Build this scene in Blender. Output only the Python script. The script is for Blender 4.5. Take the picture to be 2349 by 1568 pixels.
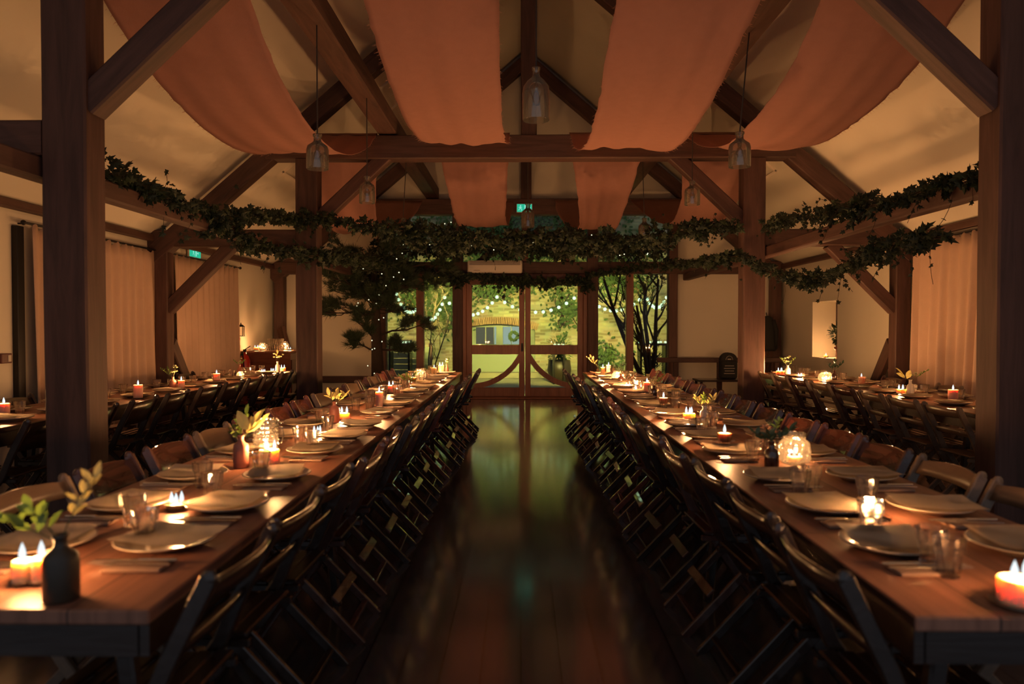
import bpy, bmesh, math, random
from mathutils import Vector, Matrix, Euler
from mathutils.noise import noise as mnoise
PI = math.pi
random.seed(7)
R = random.random
def U(a, b): return a + (b - a) * random.random()
for o in list(bpy.data.objects): bpy.data.objects.remove(o)
sc = bpy.context.scene
COL = sc.collection

# ------------------------------------------------------------------ camera
FPX, CX, CY = 1700.0, 1174.5, 784.0
CAMZ = 1.37
PITCH, YAW = math.radians(-1.15), math.radians(0.69)
cam_d = bpy.data.cameras.new('camera'); cam = bpy.data.objects.new('camera', cam_d); COL.objects.link(cam)
cam.location = (0, 0, CAMZ)
cam.rotation_euler = (PI / 2 + PITCH, 0, YAW)
cam_d.sensor_width = 36; cam_d.lens = FPX / 2349 * 36
cam_d.clip_start = .05; cam_d.clip_end = 100
cam_d.dof.use_dof = True; cam_d.dof.focus_distance = 7.5; cam_d.dof.aperture_fstop = 2.2
sc.camera = cam
CM = Euler((PI / 2 + PITCH, 0, YAW)).to_matrix()
def ray(px, py): return CM @ Vector(((px - CX) / FPX, -(py - CY) / FPX, -1.0))
def P(px, py, d):                       # point seen at a pixel, at depth y = d
    v = ray(px, py); return Vector((0, 0, CAMZ)) + v * (d / v.y)
def G(px, py, z=0.75):                  # point seen at a pixel, on the level z
    v = ray(px, py); return Vector((0, 0, CAMZ)) + v * ((z - CAMZ) / v.z)

# ------------------------------------------------------------------ world, exposure
w = bpy.data.worlds.new('dusk'); sc.world = w; w.use_nodes = True
bg = w.node_tree.nodes['Background']; bg.inputs[0].default_value = (.82, .88, 1.0, 1); bg.inputs[1].default_value = 0.24
sc.view_settings.view_transform = 'Standard'; sc.view_settings.look = 'None'
sc.view_settings.gamma = 1; sc.view_settings.use_curve_mapping = False
sc.view_settings.exposure = 0.17
CANDLE_W = 8.6
WARM = (1.0, .47, .17)
OUT_W = 1350.0
sc.cycles.max_bounces = 10; sc.cycles.diffuse_bounces = 3; sc.cycles.glossy_bounces = 3
sc.cycles.transmission_bounces = 9; sc.cycles.transparent_max_bounces = 16
sc.cycles.sample_clamp_indirect = 20.0; sc.cycles.caustics_reflective = False; sc.cycles.caustics_refractive = False
sc.cycles.use_adaptive_sampling = True; sc.cycles.adaptive_threshold = .1; sc.cycles.use_denoising = True; sc.cycles.use_light_tree = False

def lamp(name, kind, loc, energy, color, parent=None, size=.1, rot=None):
    d = bpy.data.lights.new(name, kind); d.energy = energy; d.color = color
    if kind == 'AREA': d.shape = 'RECTANGLE'; d.size, d.size_y = size if isinstance(size, tuple) else (size, size)
    else: d.shadow_soft_size = size
    o = bpy.data.objects.new(name, d); COL.objects.link(o); o.location = loc
    if rot: o.rotation_euler = rot
    if parent: o.parent = parent
    return o
# courtyard floodlights: the far yard is lit by yellow-green lamps
for lx, lw_ in ((-1.9, 1.0), (1.0, .9), (3.4, .6)):
    l_ = lamp('courtyard_flood', 'SPOT', (lx, 15.2, 2.3), OUT_W * lw_, (1.0, .84, .22), size=.12)
    l_.rotation_euler = Vector((0, 5.2, -1.5)).to_track_quat('-Z', 'Y').to_euler(); l_.data.spot_size = math.radians(66); l_.data.spot_blend = .7

# ------------------------------------------------------------------ materials
def mat(name, color=(.5, .5, .5), rough=.6, metal=0, spec=.5, coat=0, trans=None, bump=None, wood=None, noise=None, sss=None):
    m = bpy.data.materials.new(name); m.use_nodes = True
    nt = m.node_tree; N = nt.nodes; L = nt.links; b = N['Principled BSDF']
    b.inputs['Base Color'].default_value = (*color, 1); b.inputs['Roughness'].default_value = rough
    b.inputs['Metallic'].default_value = metal; b.inputs['Specular IOR Level'].default_value = spec
    b.inputs['Coat Weight'].default_value = coat
    if sss: b.inputs['Subsurface Weight'].default_value = 1; b.inputs['Subsurface Scale'].default_value = sss[0]; b.inputs['Subsurface Radius'].default_value = sss[1]
    tc = N.new('ShaderNodeTexCoord'); oi = N.new('ShaderNodeObjectInfo')
    add = N.new('ShaderNodeVectorMath'); add.operation = 'ADD'
    L.new(tc.outputs['Object'], add.inputs[0]); 
    sc_ = N.new('ShaderNodeVectorMath'); sc_.operation = 'SCALE'; sc_.inputs['Scale'].default_value = 37.0
    cmb = N.new('ShaderNodeCombineXYZ'); L.new(oi.outputs['Random'], cmb.inputs[0]); L.new(oi.outputs['Random'], cmb.inputs[1])
    L.new(cmb.outputs[0], sc_.inputs[0]); L.new(sc_.outputs[0], add.inputs[1])
    if wood:
        stretch, dark, dist = wood
        mp = N.new('ShaderNodeMapping'); mp.inputs['Scale'].default_value = stretch; L.new(add.outputs[0], mp.inputs[0])
        nz = N.new('ShaderNodeTexNoise'); nz.inputs['Scale'].default_value = 2.2; nz.inputs['Detail'].default_value = 7
        nz.inputs['Roughness'].default_value = .62; nz.inputs['Distortion'].default_value = dist; L.new(mp.outputs[0], nz.inputs['Vector'])
        cr = N.new('ShaderNodeValToRGB'); cr.color_ramp.elements[0].position = .32; cr.color_ramp.elements[1].position = .68
        cr.color_ramp.elements[0].color = (*[c * dark for c in color], 1); cr.color_ramp.elements[1].color = (*color, 1)
        L.new(nz.outputs['Fac'], cr.inputs[0])
        hs = N.new('ShaderNodeHueSaturation'); mr = N.new('ShaderNodeMapRange'); mr.inputs[3].default_value = .8; mr.inputs[4].default_value = 1.2
        L.new(oi.outputs['Random'], mr.inputs[0]); L.new(mr.outputs[0], hs.inputs['Value']); L.new(cr.outputs[0], hs.inputs['Color'])
        L.new(hs.outputs[0], b.inputs['Base Color'])
        bp = N.new('ShaderNodeBump'); bp.inputs['Strength'].default_value = .25; bp.inputs['Distance'].default_value = .01
        L.new(nz.outputs['Fac'], bp.inputs['Height']); L.new(bp.outputs[0], b.inputs['Normal'])
    elif noise:
        s, dark = noise
        nz = N.new('ShaderNodeTexNoise'); nz.inputs['Scale'].default_value = s; nz.inputs['Detail'].default_value = 5; L.new(add.outputs[0], nz.inputs['Vector'])
        mx = N.new('ShaderNodeMix'); mx.data_type = 'RGBA'
        mx.inputs[6].default_value = (*[c * dark for c in color], 1); mx.inputs[7].default_value = (*color, 1)
        L.new(nz.outputs['Fac'], mx.inputs[0]); L.new(mx.outputs[2], b.inputs['Base Color'])
    if bump:
        s, st = bump
        n2 = N.new('ShaderNodeTexNoise'); n2.inputs['Scale'].default_value = s; n2.inputs['Detail'].default_value = 3; L.new(add.outputs[0], n2.inputs['Vector'])
        bp = N.new('ShaderNodeBump'); bp.inputs['Strength'].default_value = st; bp.inputs['Distance'].default_value = .01
        L.new(n2.outputs['Fac'], bp.inputs['Height']); L.new(bp.outputs[0], b.inputs['Normal'])
    if trans:                           # cloth, wax, leaves let some light through
        tl = N.new('ShaderNodeBsdfTranslucent'); tl.inputs[0].default_value = (*trans[1], 1)
        ms = N.new('ShaderNodeMixShader'); ms.inputs[0].default_value = trans[0]
        L.new(b.outputs[0], ms.inputs[1]); L.new(tl.outputs[0], ms.inputs[2]); L.new(ms.outputs[0], N['Material Output'].inputs[0])
    return m
def emis(name, color, s):
    m = bpy.data.materials.new(name); m.use_nodes = True; N = m.node_tree.nodes
    N.remove(N['Principled BSDF']); e = N.new('ShaderNodeEmission'); e.inputs[0].default_value = (*color, 1); e.inputs[1].default_value = s
    m.node_tree.links.new(e.outputs[0], N['Material Output'].inputs[0]); return m
def real_glass(name, k):
    m = bpy.data.materials.new(name); m.use_nodes = True; nt = m.node_tree; N = nt.nodes; L = nt.links
    N.remove(N['Principled BSDF']); t = N.new('ShaderNodeBsdfTransparent'); t.inputs[0].default_value = (.97, .96, .94, 1)
    g = N.new('ShaderNodeBsdfGlass'); g.inputs['IOR'].default_value = 1.48; g.inputs['Roughness'].default_value = .06; g.inputs[0].default_value = (1, .98, .95, 1)
    mx = N.new('ShaderNodeMixShader'); mx.inputs[0].default_value = k; L.new(t.outputs[0], mx.inputs[1]); L.new(g.outputs[0], mx.inputs[2]); L.new(mx.outputs[0], N['Material Output'].inputs[0]); return m
def thin_glass(name, tint=(.93, .95, .93), rough=.03, refl=1.35, f0=.0, bumpy=0, glow=0):
    m = bpy.data.materials.new(name); m.use_nodes = True; nt = m.node_tree; N = nt.nodes; L = nt.links
    N.remove(N['Principled BSDF'])
    t = N.new('ShaderNodeBsdfTransparent'); t.inputs[0].default_value = (*tint, 1)
    g = N.new('ShaderNodeBsdfAnisotropic') if hasattr(bpy.types, 'ShaderNodeBsdfAnisotropic') else N.new('ShaderNodeBsdfGlossy')
    g.inputs['Roughness'].default_value = rough
    lw = N.new('ShaderNodeFresnel'); lw.inputs[0].default_value = refl
    ad = N.new('ShaderNodeMath'); ad.operation = 'ADD'; ad.inputs[1].default_value = f0; L.new(lw.outputs[0], ad.inputs[0])
    mx = N.new('ShaderNodeMixShader'); L.new(ad.outputs[0], mx.inputs[0]); L.new(t.outputs[0], mx.inputs[1]); L.new(g.outputs[0], mx.inputs[2])
    if bumpy:
        nz = N.new('ShaderNodeTexVoronoi'); nz.inputs['Scale'].default_value = bumpy; bp = N.new('ShaderNodeBump'); bp.inputs['Strength'].default_value = .8; bp.inputs['Distance'].default_value = .01
        tc = N.new('ShaderNodeTexCoord'); L.new(tc.outputs['Object'], nz.inputs['Vector'])
        L.new(nz.outputs['Distance'], bp.inputs['Height']); L.new(bp.outputs[0], g.inputs['Normal']); L.new(bp.outputs[0], lw.inputs['Normal'])
    out = mx.outputs[0]
    if glow:                            # translucent and diffuse mix put in so the glass seems to glow
        tl = N.new('ShaderNodeBsdfTranslucent'); tl.inputs[0].default_value = (.9, .85, .75, 1); df = N.new('ShaderNodeBsdfDiffuse'); df.inputs[0].default_value = (.8, .76, .68, 1)
        m1 = N.new('ShaderNodeMixShader'); L.new(tl.outputs[0], m1.inputs[1]); L.new(df.outputs[0], m1.inputs[2])
        m2 = N.new('ShaderNodeMixShader'); m2.inputs[0].default_value = glow; L.new(out, m2.inputs[1]); L.new(m1.outputs[0], m2.inputs[2]); out = m2.outputs[0]
    L.new(out, N['Material Output'].inputs[0]); return m

M = {}
M['oak'] = mat('oak_timber', (.125, .062, .05), .62, wood=((.7, 7, 7), .48, .6))
M['oakv'] = mat('oak_upright', (.12, .058, .046), .62, wood=((7, 7, .55), .48, .8))
M['joinery'] = mat('door_joinery', (.36, .15, .095), .45, wood=((6, 6, .7), .6, .4))
M['plaster'] = mat('plaster', (.84, .77, .64), .9, noise=(1.3, .9), bump=(9, .25))
M['drape'] = mat('hessian', (.58, .30, .25), .95, noise=(14, .82), trans=(.3, (.62, .26, .13)), bump=(260, .5))
M['curtain'] = mat('curtain_cloth', (.72, .50, .38), .9, noise=(9, .85), trans=(.15, (.5, .3, .15)), bump=(160, .35))
M['iron'] = mat('dark_metal', (.03, .028, .028), .4, metal=.7)
M['steel'] = mat('cutlery_steel', (.75, .68, .6), .22, metal=1)
M['chair_dark'] = mat('chair_dark', (.035, .017, .012), .28, coat=.5, wood=((1.2, 9, 9), .5, .4))
M['chair_red'] = mat('chair_red', (.20, .06, .035), .24, coat=.7, wood=((1.2, 9, 9), .6, .4))
M['chair_brown'] = mat('chair_brown', (.09, .036, .026), .24, coat=.7, wood=((1.2, 9, 9), .55, .4))
M['chair_tan'] = mat('chair_tan', (.20, .13, .085), .32, coat=.3, wood=((1.2, 9, 9), .6, .4))
M['plate'] = mat('plate_glaze', (.52, .41, .30), .25, coat=.4, noise=(6, .93))
M['napkin'] = mat('napkin_cloth', (.66, .52, .36), .9, noise=(18, .84), bump=(220, .3))
M['napkin_side'] = mat('side_cloth', (.34, .20, .13), .9, noise=(18, .8))
M['glass'] = real_glass('tumbler_glass', .7)
M['jarglass'] = thin_glass('jar_glass', (.97, .96, .93), .05, 1.5, .10, bumpy=28, glow=.035)
M['bottleglass'] = thin_glass('demijohn_glass', (.88, .86, .80), .06, 1.5, .06, glow=.10)
M['pane'] = thin_glass('window_glass', (.93, .96, .92), .01, 1.25)
M['wax'] = mat('wax', (.90, .68, .42), .5, sss=(.03, (1, .62, .30)))
M['waxpink'] = mat('blush_wax', (.78, .42, .32), .5, sss=(.025, (1, .6, .4)))
M['tin'] = mat('tealight_dish', (.22, .17, .13), .4, metal=.6)
M['flame'] = emis('flame', (.62, .70, .72), 1.5)
M['wick'] = mat('wick', (.02, .02, .02), .9)
M['terra'] = mat('terracotta', (.42, .15, .10), .45, noise=(12, .85))
M['white_pot'] = mat('cream_stoneware', (.62, .52, .44), .4)
M['amber'] = mat('amber_bottle', (.055, .02, .012), .12, coat=.8)
M['darkpot'] = mat('dark_stoneware', (.042, .030, .020), .45)
M['ivy'] = mat('ivy_leaf', (.016, .034, .016), .6, noise=(8, .45))
M['ivy2'] = mat('ivy_leaf_deep', (.03, .055, .018), .6, noise=(8, .4))
M['needle'] = mat('pine_needle', (.025, .045, .02), .6)
M['leaf'] = mat('sprig_leaf', (.13, .20, .05), .5, trans=(.25, (.14, .24, .04)))
M['leafpale'] = mat('pale_leaf', (.50, .44, .20), .5, trans=(.3, (.5, .45, .15)))
M['leafdark'] = mat('dark_leaf', (.035, .07, .035), .5)
M['petal'] = mat('petal', (.62, .40, .27), .6, trans=(.3, (.7, .4, .25)))
M['petalwhite'] = mat('petal_cream', (.7, .66, .42), .6, trans=(.3, (.6, .6, .3)))
M['stem'] = mat('stem', (.08, .09, .03), .7)
M['bark'] = mat('bark', (.05, .032, .022), .9, noise=(20, .5), bump=(30, .6))
M['vine'] = mat('vine_twig', (.04, .025, .014), .8)
M['black'] = mat('black_fabric', (.012, .012, .013), .8)
M['cord'] = mat('lamp_cord', (.05, .04, .035), .7)
M['brass'] = mat('brass_fitting', (.35, .22, .1), .35, metal=1)
M['bulb'] = thin_glass('bulb_glass', (.8, .6, .35), .05, 1.4, .01)
M['white'] = mat('white_casing', (.92, .82, .70), .45)
M['grille'] = mat('grille_dark', (.16, .11, .08), .6)
M['red'] = mat('extinguisher_red', (.5, .03, .02), .3, coat=.5)
M['exitgreen'] = emis('exit_green', (.02, .42, .25), 1.0)
M['exitwhite'] = emis('exit_pictogram', (.25, .7, .55), 1.0)
M['fairy'] = emis('fairy_light', (.85, .82, .50), 1.6)
M['festoon'] = emis('festoon_bulb', (.62, .95, .62), 1.6)
M['sash'] = mat('yard_paint', (.27, .31, .21), .6)
M['litpane'] = emis('lit_room_window', (.30, .38, .33), 1.0)
M['dimpane'] = emis('dim_room_window', (.10, .095, .06), 1.0)
M['foliage_out'] = mat('yard_foliage', (.09, .165, .04), .7, noise=(3, .5))
M['paper'] = mat('paper', (.6, .55, .48), .8)
M['slate'] = mat('rucksack_print', (.35, .33, .30), .8)

def floor_mat():
    m = mat('floor_boards', (.10, .055, .036), .3, spec=1.0, coat=.6); nt = m.node_tree; N = nt.nodes; L = nt.links; b = N['Principled BSDF']; b.inputs['Coat Roughness'].default_value = .11
    tc = N.new('ShaderNodeTexCoord'); mp = N.new('ShaderNodeMapping'); mp.inputs['Rotation'].default_value = (0, 0, PI / 2); L.new(tc.outputs['Object'], mp.inputs[0])
    br = N.new('ShaderNodeTexBrick'); br.inputs['Scale'].default_value = 1; br.inputs['Brick Width'].default_value = 2.4; br.inputs['Row Height'].default_value = .16
    br.inputs['Mortar Size'].default_value = .004; br.inputs['Color1'].default_value = (.060, .052, .050, 1); br.inputs['Color2'].default_value = (.10, .085, .078, 1)
    br.inputs['Mortar'].default_value = (.01, .008, .006, 1); br.offset = .37; L.new(mp.outputs[0], br.inputs['Vector'])
    m2 = N.new('ShaderNodeMapping'); m2.inputs['Scale'].default_value = (14, 1, 1); L.new(tc.outputs['Object'], m2.inputs[0])
    nz = N.new('ShaderNodeTexNoise'); nz.inputs['Scale'].default_value = 2; nz.inputs['Detail'].default_value = 6; L.new(m2.outputs[0], nz.inputs['Vector'])
    mx = N.new('ShaderNodeMix'); mx.data_type = 'RGBA'; mx.blend_type = 'MULTIPLY'; mx.inputs[0].default_value = .6
    L.new(br.outputs['Color'], mx.inputs[6]); L.new(nz.outputs['Color'], mx.inputs[7]); L.new(mx.outputs[2], b.inputs['Base Color'])
    mr = N.new('ShaderNodeMapRange'); mr.inputs[3].default_value = .09; mr.inputs[4].default_value = .22; L.new(nz.outputs['Fac'], mr.inputs[0]); L.new(mr.outputs[0], b.inputs['Roughness'])
    bp = N.new('ShaderNodeBump'); bp.inputs['Strength'].default_value = .3; bp.inputs['Distance'].default_value = .004
    L.new(br.outputs['Fac'], bp.inputs['Height']); bp.invert = True; L.new(bp.outputs[0], b.inputs['Normal']); return m
M['floor'] = floor_mat()
def plank_mat():
    m = mat('table_planks', (.36, .15, .08), .42, spec=.5); nt = m.node_tree; N = nt.nodes; L = nt.links; b = N['Principled BSDF']
    tc = N.new('ShaderNodeTexCoord'); mp = N.new('ShaderNodeMapping'); mp.inputs['Rotation'].default_value = (0, 0, PI / 2); L.new(tc.outputs['Object'], mp.inputs[0])
    br = N.new('ShaderNodeTexBrick'); br.inputs['Scale'].default_value = 1; br.inputs['Brick Width'].default_value = 1.83; br.inputs['Row Height'].default_value = .183
    br.inputs['Mortar Size'].default_value = .003; br.inputs['Color1'].default_value = (.27, .115, .07, 1); br.inputs['Color2'].default_value = (.36, .155, .095, 1)
    br.inputs['Mortar'].default_value = (.05, .02, .012, 1); br.offset = 0; L.new(mp.outputs[0], br.inputs['Vector'])
    m2 = N.new('ShaderNodeMapping'); m2.inputs['Scale'].default_value = (11, .9, 1); L.new(tc.outputs['Object'], m2.inputs[0])
    nz = N.new('ShaderNodeTexNoise'); nz.inputs['Scale'].default_value = 2; nz.inputs['Detail'].default_value = 6; nz.inputs['Distortion'].default_value = 1.2; L.new(m2.outputs[0], nz.inputs['Vector'])
    cr = N.new('ShaderNodeValToRGB'); cr.color_ramp.elements[0].position = .3; cr.color_ramp.elements[0].color = (.4, .36, .33, 1); cr.color_ramp.elements[1].position = .6; L.new(nz.outputs['Fac'], cr.inputs[0])
    mx = N.new('ShaderNodeMix'); mx.data_type = 'RGBA'; mx.blend_type = 'MULTIPLY'; mx.inputs[0].default_value = .8
    L.new(br.outputs['Color'], mx.inputs[6]); L.new(cr.outputs['Color'], mx.inputs[7]); L.new(mx.outputs[2], b.inputs['Base Color'])
    bp = N.new('ShaderNodeBump'); bp.inputs['Strength'].default_value = .15; bp.inputs['Distance'].default_value = .003; L.new(nz.outputs['Fac'], bp.inputs['Height']); L.new(bp.outputs[0], b.inputs['Normal'])
    return m
M['table'] = plank_mat()
def stone_mat():
    m = mat('rubble_stone', (.5, .45, .28), .9); nt = m.node_tree; N = nt.nodes; L = nt.links; b = N['Principled BSDF']
    tc = N.new('ShaderNodeTexCoord'); mp = N.new('ShaderNodeMapping'); mp.inputs['Rotation'].default_value = (PI / 2, 0, 0); L.new(tc.outputs['Object'], mp.inputs[0])
    nz = N.new('ShaderNodeTexNoise'); nz.inputs['Scale'].default_value = 2.4; nz.inputs['Detail'].default_value = 4; L.new(mp.outputs[0], nz.inputs['Vector'])
    ad = N.new('ShaderNodeMix'); ad.data_type = 'VECTOR'; ad.inputs[0].default_value = .10; L.new(mp.outputs[0], ad.inputs[4]); L.new(nz.outputs['Color'], ad.inputs[5])
    br = N.new('ShaderNodeTexBrick'); br.inputs['Scale'].default_value = 1; br.inputs['Brick Width'].default_value = .26; br.inputs['Row Height'].default_value = .075
    br.inputs['Mortar Size'].default_value = .012; br.inputs['Color1'].default_value = (.30, .25, .13, 1); br.inputs['Color2'].default_value = (.66, .58, .36, 1)
    br.inputs['Mortar'].default_value = (.5, .46, .3, 1); L.new(ad.outputs[1], br.inputs['Vector'])
    mx = N.new('ShaderNodeMix'); mx.data_type = 'RGBA'; mx.blend_type = 'MULTIPLY'; mx.inputs[0].default_value = .5
    L.new(br.outputs['Color'], mx.inputs[6]); L.new(nz.outputs['Color'], mx.inputs[7]); L.new(mx.outputs[2], b.inputs['Base Color'])
    bp = N.new('ShaderNodeBump'); bp.inputs['Strength'].default_value = .6; bp.inputs['Distance'].default_value = .03; bp.invert = True; L.new(br.outputs['Fac'], bp.inputs['Height']); L.new(bp.outputs[0], b.inputs['Normal'])
    return m
M['stone'] = stone_mat()
M['paving'] = mat('yard_paving', (.34, .31, .2), .8, noise=(4, .6), bump=(20, .4))

# ------------------------------------------------------------------ mesh helpers
def finish(name, bm, m, parent=None, smooth=False, loc=None, rot=None):
    bmesh.ops.recalc_face_normals(bm, faces=bm.faces)
    me = bpy.data.meshes.new(name); bm.to_mesh(me); bm.free()
    for mm in (m if isinstance(m, list) else [m]): me.materials.append(mm)
    if smooth:
        for f in me.polygons: f.use_smooth = True
    o = bpy.data.objects.new(name, me); COL.objects.link(o)
    if parent: o.parent = parent
    if loc is not None: o.location = loc
    if rot is not None: o.rotation_euler = rot
    return o
def tag(o, label, cat, group=None, kind=None):
    o['label'] = label; o['category'] = cat
    if group: o['group'] = group
    if kind: o['kind'] = kind
    return o
def thing(name, label, cat, loc=(0, 0, 0), rz=0, group=None, kind=None):
    o = bpy.data.objects.new(name, None); COL.objects.link(o); o.location = loc; o.rotation_euler = (0, 0, rz)
    o.empty_display_size = .1
    return tag(o, label, cat, group, kind)
def copy_tree(o, parent=None):
    c = o.copy(); COL.objects.link(c)
    if parent: c.parent = parent
    for ch in list(o.children): copy_tree(ch, c)
    return c
def bx(bm, c, s, rot=None, bev=0, mi=0):
    r = bmesh.ops.create_cube(bm, size=1)['verts']
    for v in r: v.co = Vector((v.co.x * s[0], v.co.y * s[1], v.co.z * s[2]))
    if bev:
        es = list({e for v in r for e in v.link_edges})
        g = bmesh.ops.bevel(bm, geom=es, offset=bev, segments=1, affect='EDGES', profile=.5)
        r = list({v for f in g['faces'] for v in f.verts} | {v for v in r if v.is_valid})
    mt = Matrix.Translation(Vector(c)) @ (rot.to_matrix().to_4x4() if isinstance(rot, Euler) else (rot.to_4x4() if rot else Matrix.Identity(4)))
    for v in r: v.co = mt @ v.co
    if mi:
        for f in {f for v in r for f in v.link_faces}: f.material_index = mi
def sweep(bm, pts, rad, n=8, cap=True, sq=None, up=Vector((0, 0, 1))):
    """tube (or rectangular bar when sq=(w,h)) along pts; rad number or list"""
    pts = [Vector(p) for p in pts]; rings = []
    for i, p in enumerate(pts):
        a = pts[max(i - 1, 0)]; b = pts[min(i + 1, len(pts) - 1)]; t = (b - a).normalized()
        u = up if abs(t.dot(up)) < .95 else Vector((1, 0, 0))
        s = t.cross(u).normalized(); v = s.cross(t).normalized()
        if sq:
            hw, hh = sq[0] / 2, sq[1] / 2; e = min(hw, hh) * .35
            prof = [(-hw + e, -hh), (hw - e, -hh), (hw, -hh + e), (hw, hh - e), (hw - e, hh), (-hw + e, hh), (-hw, hh - e), (-hw, -hh + e)]
            rings.append([bm.verts.new(p + s * x + v * y) for x, y in prof])
        else:
            r = rad[i] if isinstance(rad, (list, tuple)) else rad
            rings.append([bm.verts.new(p + s * math.cos(2 * PI * k / n) * r + v * math.sin(2 * PI * k / n) * r) for k in range(n)])
    for a, b in zip(rings, rings[1:]):
        m_ = len(a)
        for k in range(m_): bm.faces.new((a[k], a[(k + 1) % m_], b[(k + 1) % m_], b[k]))
    if cap: bm.faces.new(rings[0][::-1]); bm.faces.new(rings[-1])
def lathe(bm, prof, n=20, c=(0, 0, 0), facet=0, closed=False, mi=0):
    c = Vector(c); rings = []
    for r, z in prof:
        if r < 1e-5: rings.append([bm.verts.new(c + Vector((0, 0, z)))])
        else:
            ring = []
            for k in range(n):
                rr = r * (1 - facet * (k % 2)); a = 2 * PI * k / n
                ring.append(bm.verts.new(c + Vector((math.cos(a) * rr, math.sin(a) * rr, z))))
            rings.append(ring)
    for a, b in zip(rings, rings[1:]):
        if len(a) == 1 and len(b) == 1: continue
        for k in range(n):
            k2 = (k + 1) % n
            if len(a) == 1: f = bm.faces.new((a[0], b[k2], b[k]))
            elif len(b) == 1: f = bm.faces.new((a[k], a[k2], b[0]))
            else: f = bm.faces.new((a[k], a[k2], b[k2], b[k]))
            f.material_index = mi
NEW = bmesh.new
def beam(name, p0, p1, wd, ht, label, cat='beam', m='oak', up=Vector((0, 0, 1)), kind='structure', parent=None, wob=.006):
    p0, p1 = Vector(p0), Vector(p1); L = (p1 - p0).length; t = (p1 - p0).normalized()
    u = up if abs(t.dot(up)) < .95 else Vector((0, 1, 0))
    s = u.cross(t).normalized(); v = t.cross(s).normalized()
    bm = NEW(); n = max(2, int(L / .35)); e = .012; hw, hh = wd / 2, ht / 2; rings = []
    sd = U(0, 50)
    for i in range(n + 1):
        x = L * i / n; dy = wob * mnoise(Vector((x * .9, sd, 0))); dz = wob * mnoise(Vector((x * .9, sd, 9)))
        prof = [(-hw + e, -hh), (hw - e, -hh), (hw, -hh + e), (hw, hh - e), (hw - e, hh), (-hw + e, hh), (-hw, hh - e), (-hw, -hh + e)]
        rings.append([bm.verts.new((x, a + dy, b + dz)) for a, b in prof])
    for a, b in zip(rings, rings[1:]):
        for k in range(8): bm.faces.new((a[k], a[(k + 1) % 8], b[(k + 1) % 8], b[k]))
    bm.faces.new(rings[0][::-1]); bm.faces.new(rings[-1])
    o = finish(name, bm, M[m], parent)
    o.matrix_world = Matrix.Translation(p0) @ Matrix((t, s, v)).transposed().to_4x4()
    if label: tag(o, label, cat, kind=kind)
    return o
def post(name, x, y, z0, z1, wx, wy, label, m='oak'):
    return beam(name, (x, y, z0), (x, y, z1), wy, wx, label, 'post', m, up=Vector((1, 0, 0)))
ORD = ['first', 'second', 'third', 'fourth', 'fifth', 'sixth', 'seventh', 'eighth', 'ninth', 'tenth', 'eleventh', 'twelfth', 'thirteenth', 'fourteenth',
       'fifteenth', 'sixteenth', 'seventeenth', 'eighteenth', 'nineteenth', 'twentieth']

# ------------------------------------------------------------------ room shell
XC = .11
WX, YF, YB = 4.92, 14.40, -.5          # half width to the wall faces, far wall, open rear of the frame
RIDGE, SL = 6.72, .85
def roofz(x): return RIDGE - SL * abs(x - XC)
bm = NEW(); bx(bm, (XC, (YF + YB) / 2 + .3, -.05), (2 * WX + .6, YF - YB + .9, .1)); o = finish('floor', bm, M['floor']); tag(o, 'dark worn floorboards running down the hall', 'floor', kind='structure')
for s, nm, lab in ((-1, 'ceiling', 'cream plaster roof slope above the exit sign wall'), (1, 'ceiling', 'cream plaster roof slope above the niche wall')):
    bm = NEW(); x1 = XC + s * (WX + .35)
    vs = []
    n = 40
    for (x, z) in ((XC, RIDGE), (x1, roofz(x1))):
        for dz in (0, .12): vs.append([bm.verts.new((x, YB, z + dz)), bm.verts.new((x, YF + .3, z + dz))])
    a, b, c, d = vs
    for q in ((a[0], a[1], c[1], c[0]), (b[0], d[0], d[1], b[1]), (a[0], b[0], b[1], a[1]), (c[0], c[1], d[1], d[0]), (a[0], c[0], d[0], b[0]), (a[1], b[1], d[1], c[1])): bm.faces.new(q)
    tag(finish(nm, bm, M['plaster']), lab, 'ceiling', kind='structure')
def slab(name, x0, x1, y0, y1, z0, z1, m, label, cat='wall'):
    bm = NEW(); bx(bm, ((x0 + x1) / 2, (y0 + y1) / 2, (z0 + z1) / 2), (x1 - x0, y1 - y0, z1 - z0))
    return tag(finish(name, bm, M[m]), label, cat, kind='structure')
WL, WR = XC - WX, XC + WX
slab('wall_left', WL - .3, WL, YB, YF + .3, 0, roofz(WL) + .1, 'plaster', 'cream plaster side wall with curtains and green exit sign')
# right wall, with a niche
ny0, ny1, nz0, nz1 = 11.85, 12.85, .86, 1.80
bm = NEW()
for (y0, y1, z0, z1) in ((YB, ny0, 0, 2.6), (ny1, YF + .3, 0, 2.6), (ny0, ny1, 0, nz0), (ny0, ny1, nz1, 2.6)):
    bx(bm, (WR + .25, (y0 + y1) / 2, (z0 + z1) / 2), (.5, y1 - y0, z1 - z0))
tag(finish('wall_right', bm, M['plaster']), 'cream plaster side wall with a deep lit niche', 'wall', kind='structure')
nw = thing('window_9', 'small dark window at the back of the wall niche', 'window', (WR + .42, 12.35, 1.33), kind='structure')
bm = NEW()
for q in (((0, 0, -.45), (.04, 1, .05)), ((0, 0, .45), (.04, 1, .05)), ((0, -.47, 0), (.04, .06, .9)), ((0, .47, 0), (.04, .06, .9)), ((0, 0, 0), (.04, .04, .9))): bx(bm, *q)
finish('window_frame', bm, M['oak'], nw)
bm = NEW(); bx(bm, (.02, 0, 0), (.006, .9, .86)); finish('pane', bm, mat('night_pane', (.01, .012, .014), .1), nw)
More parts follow.
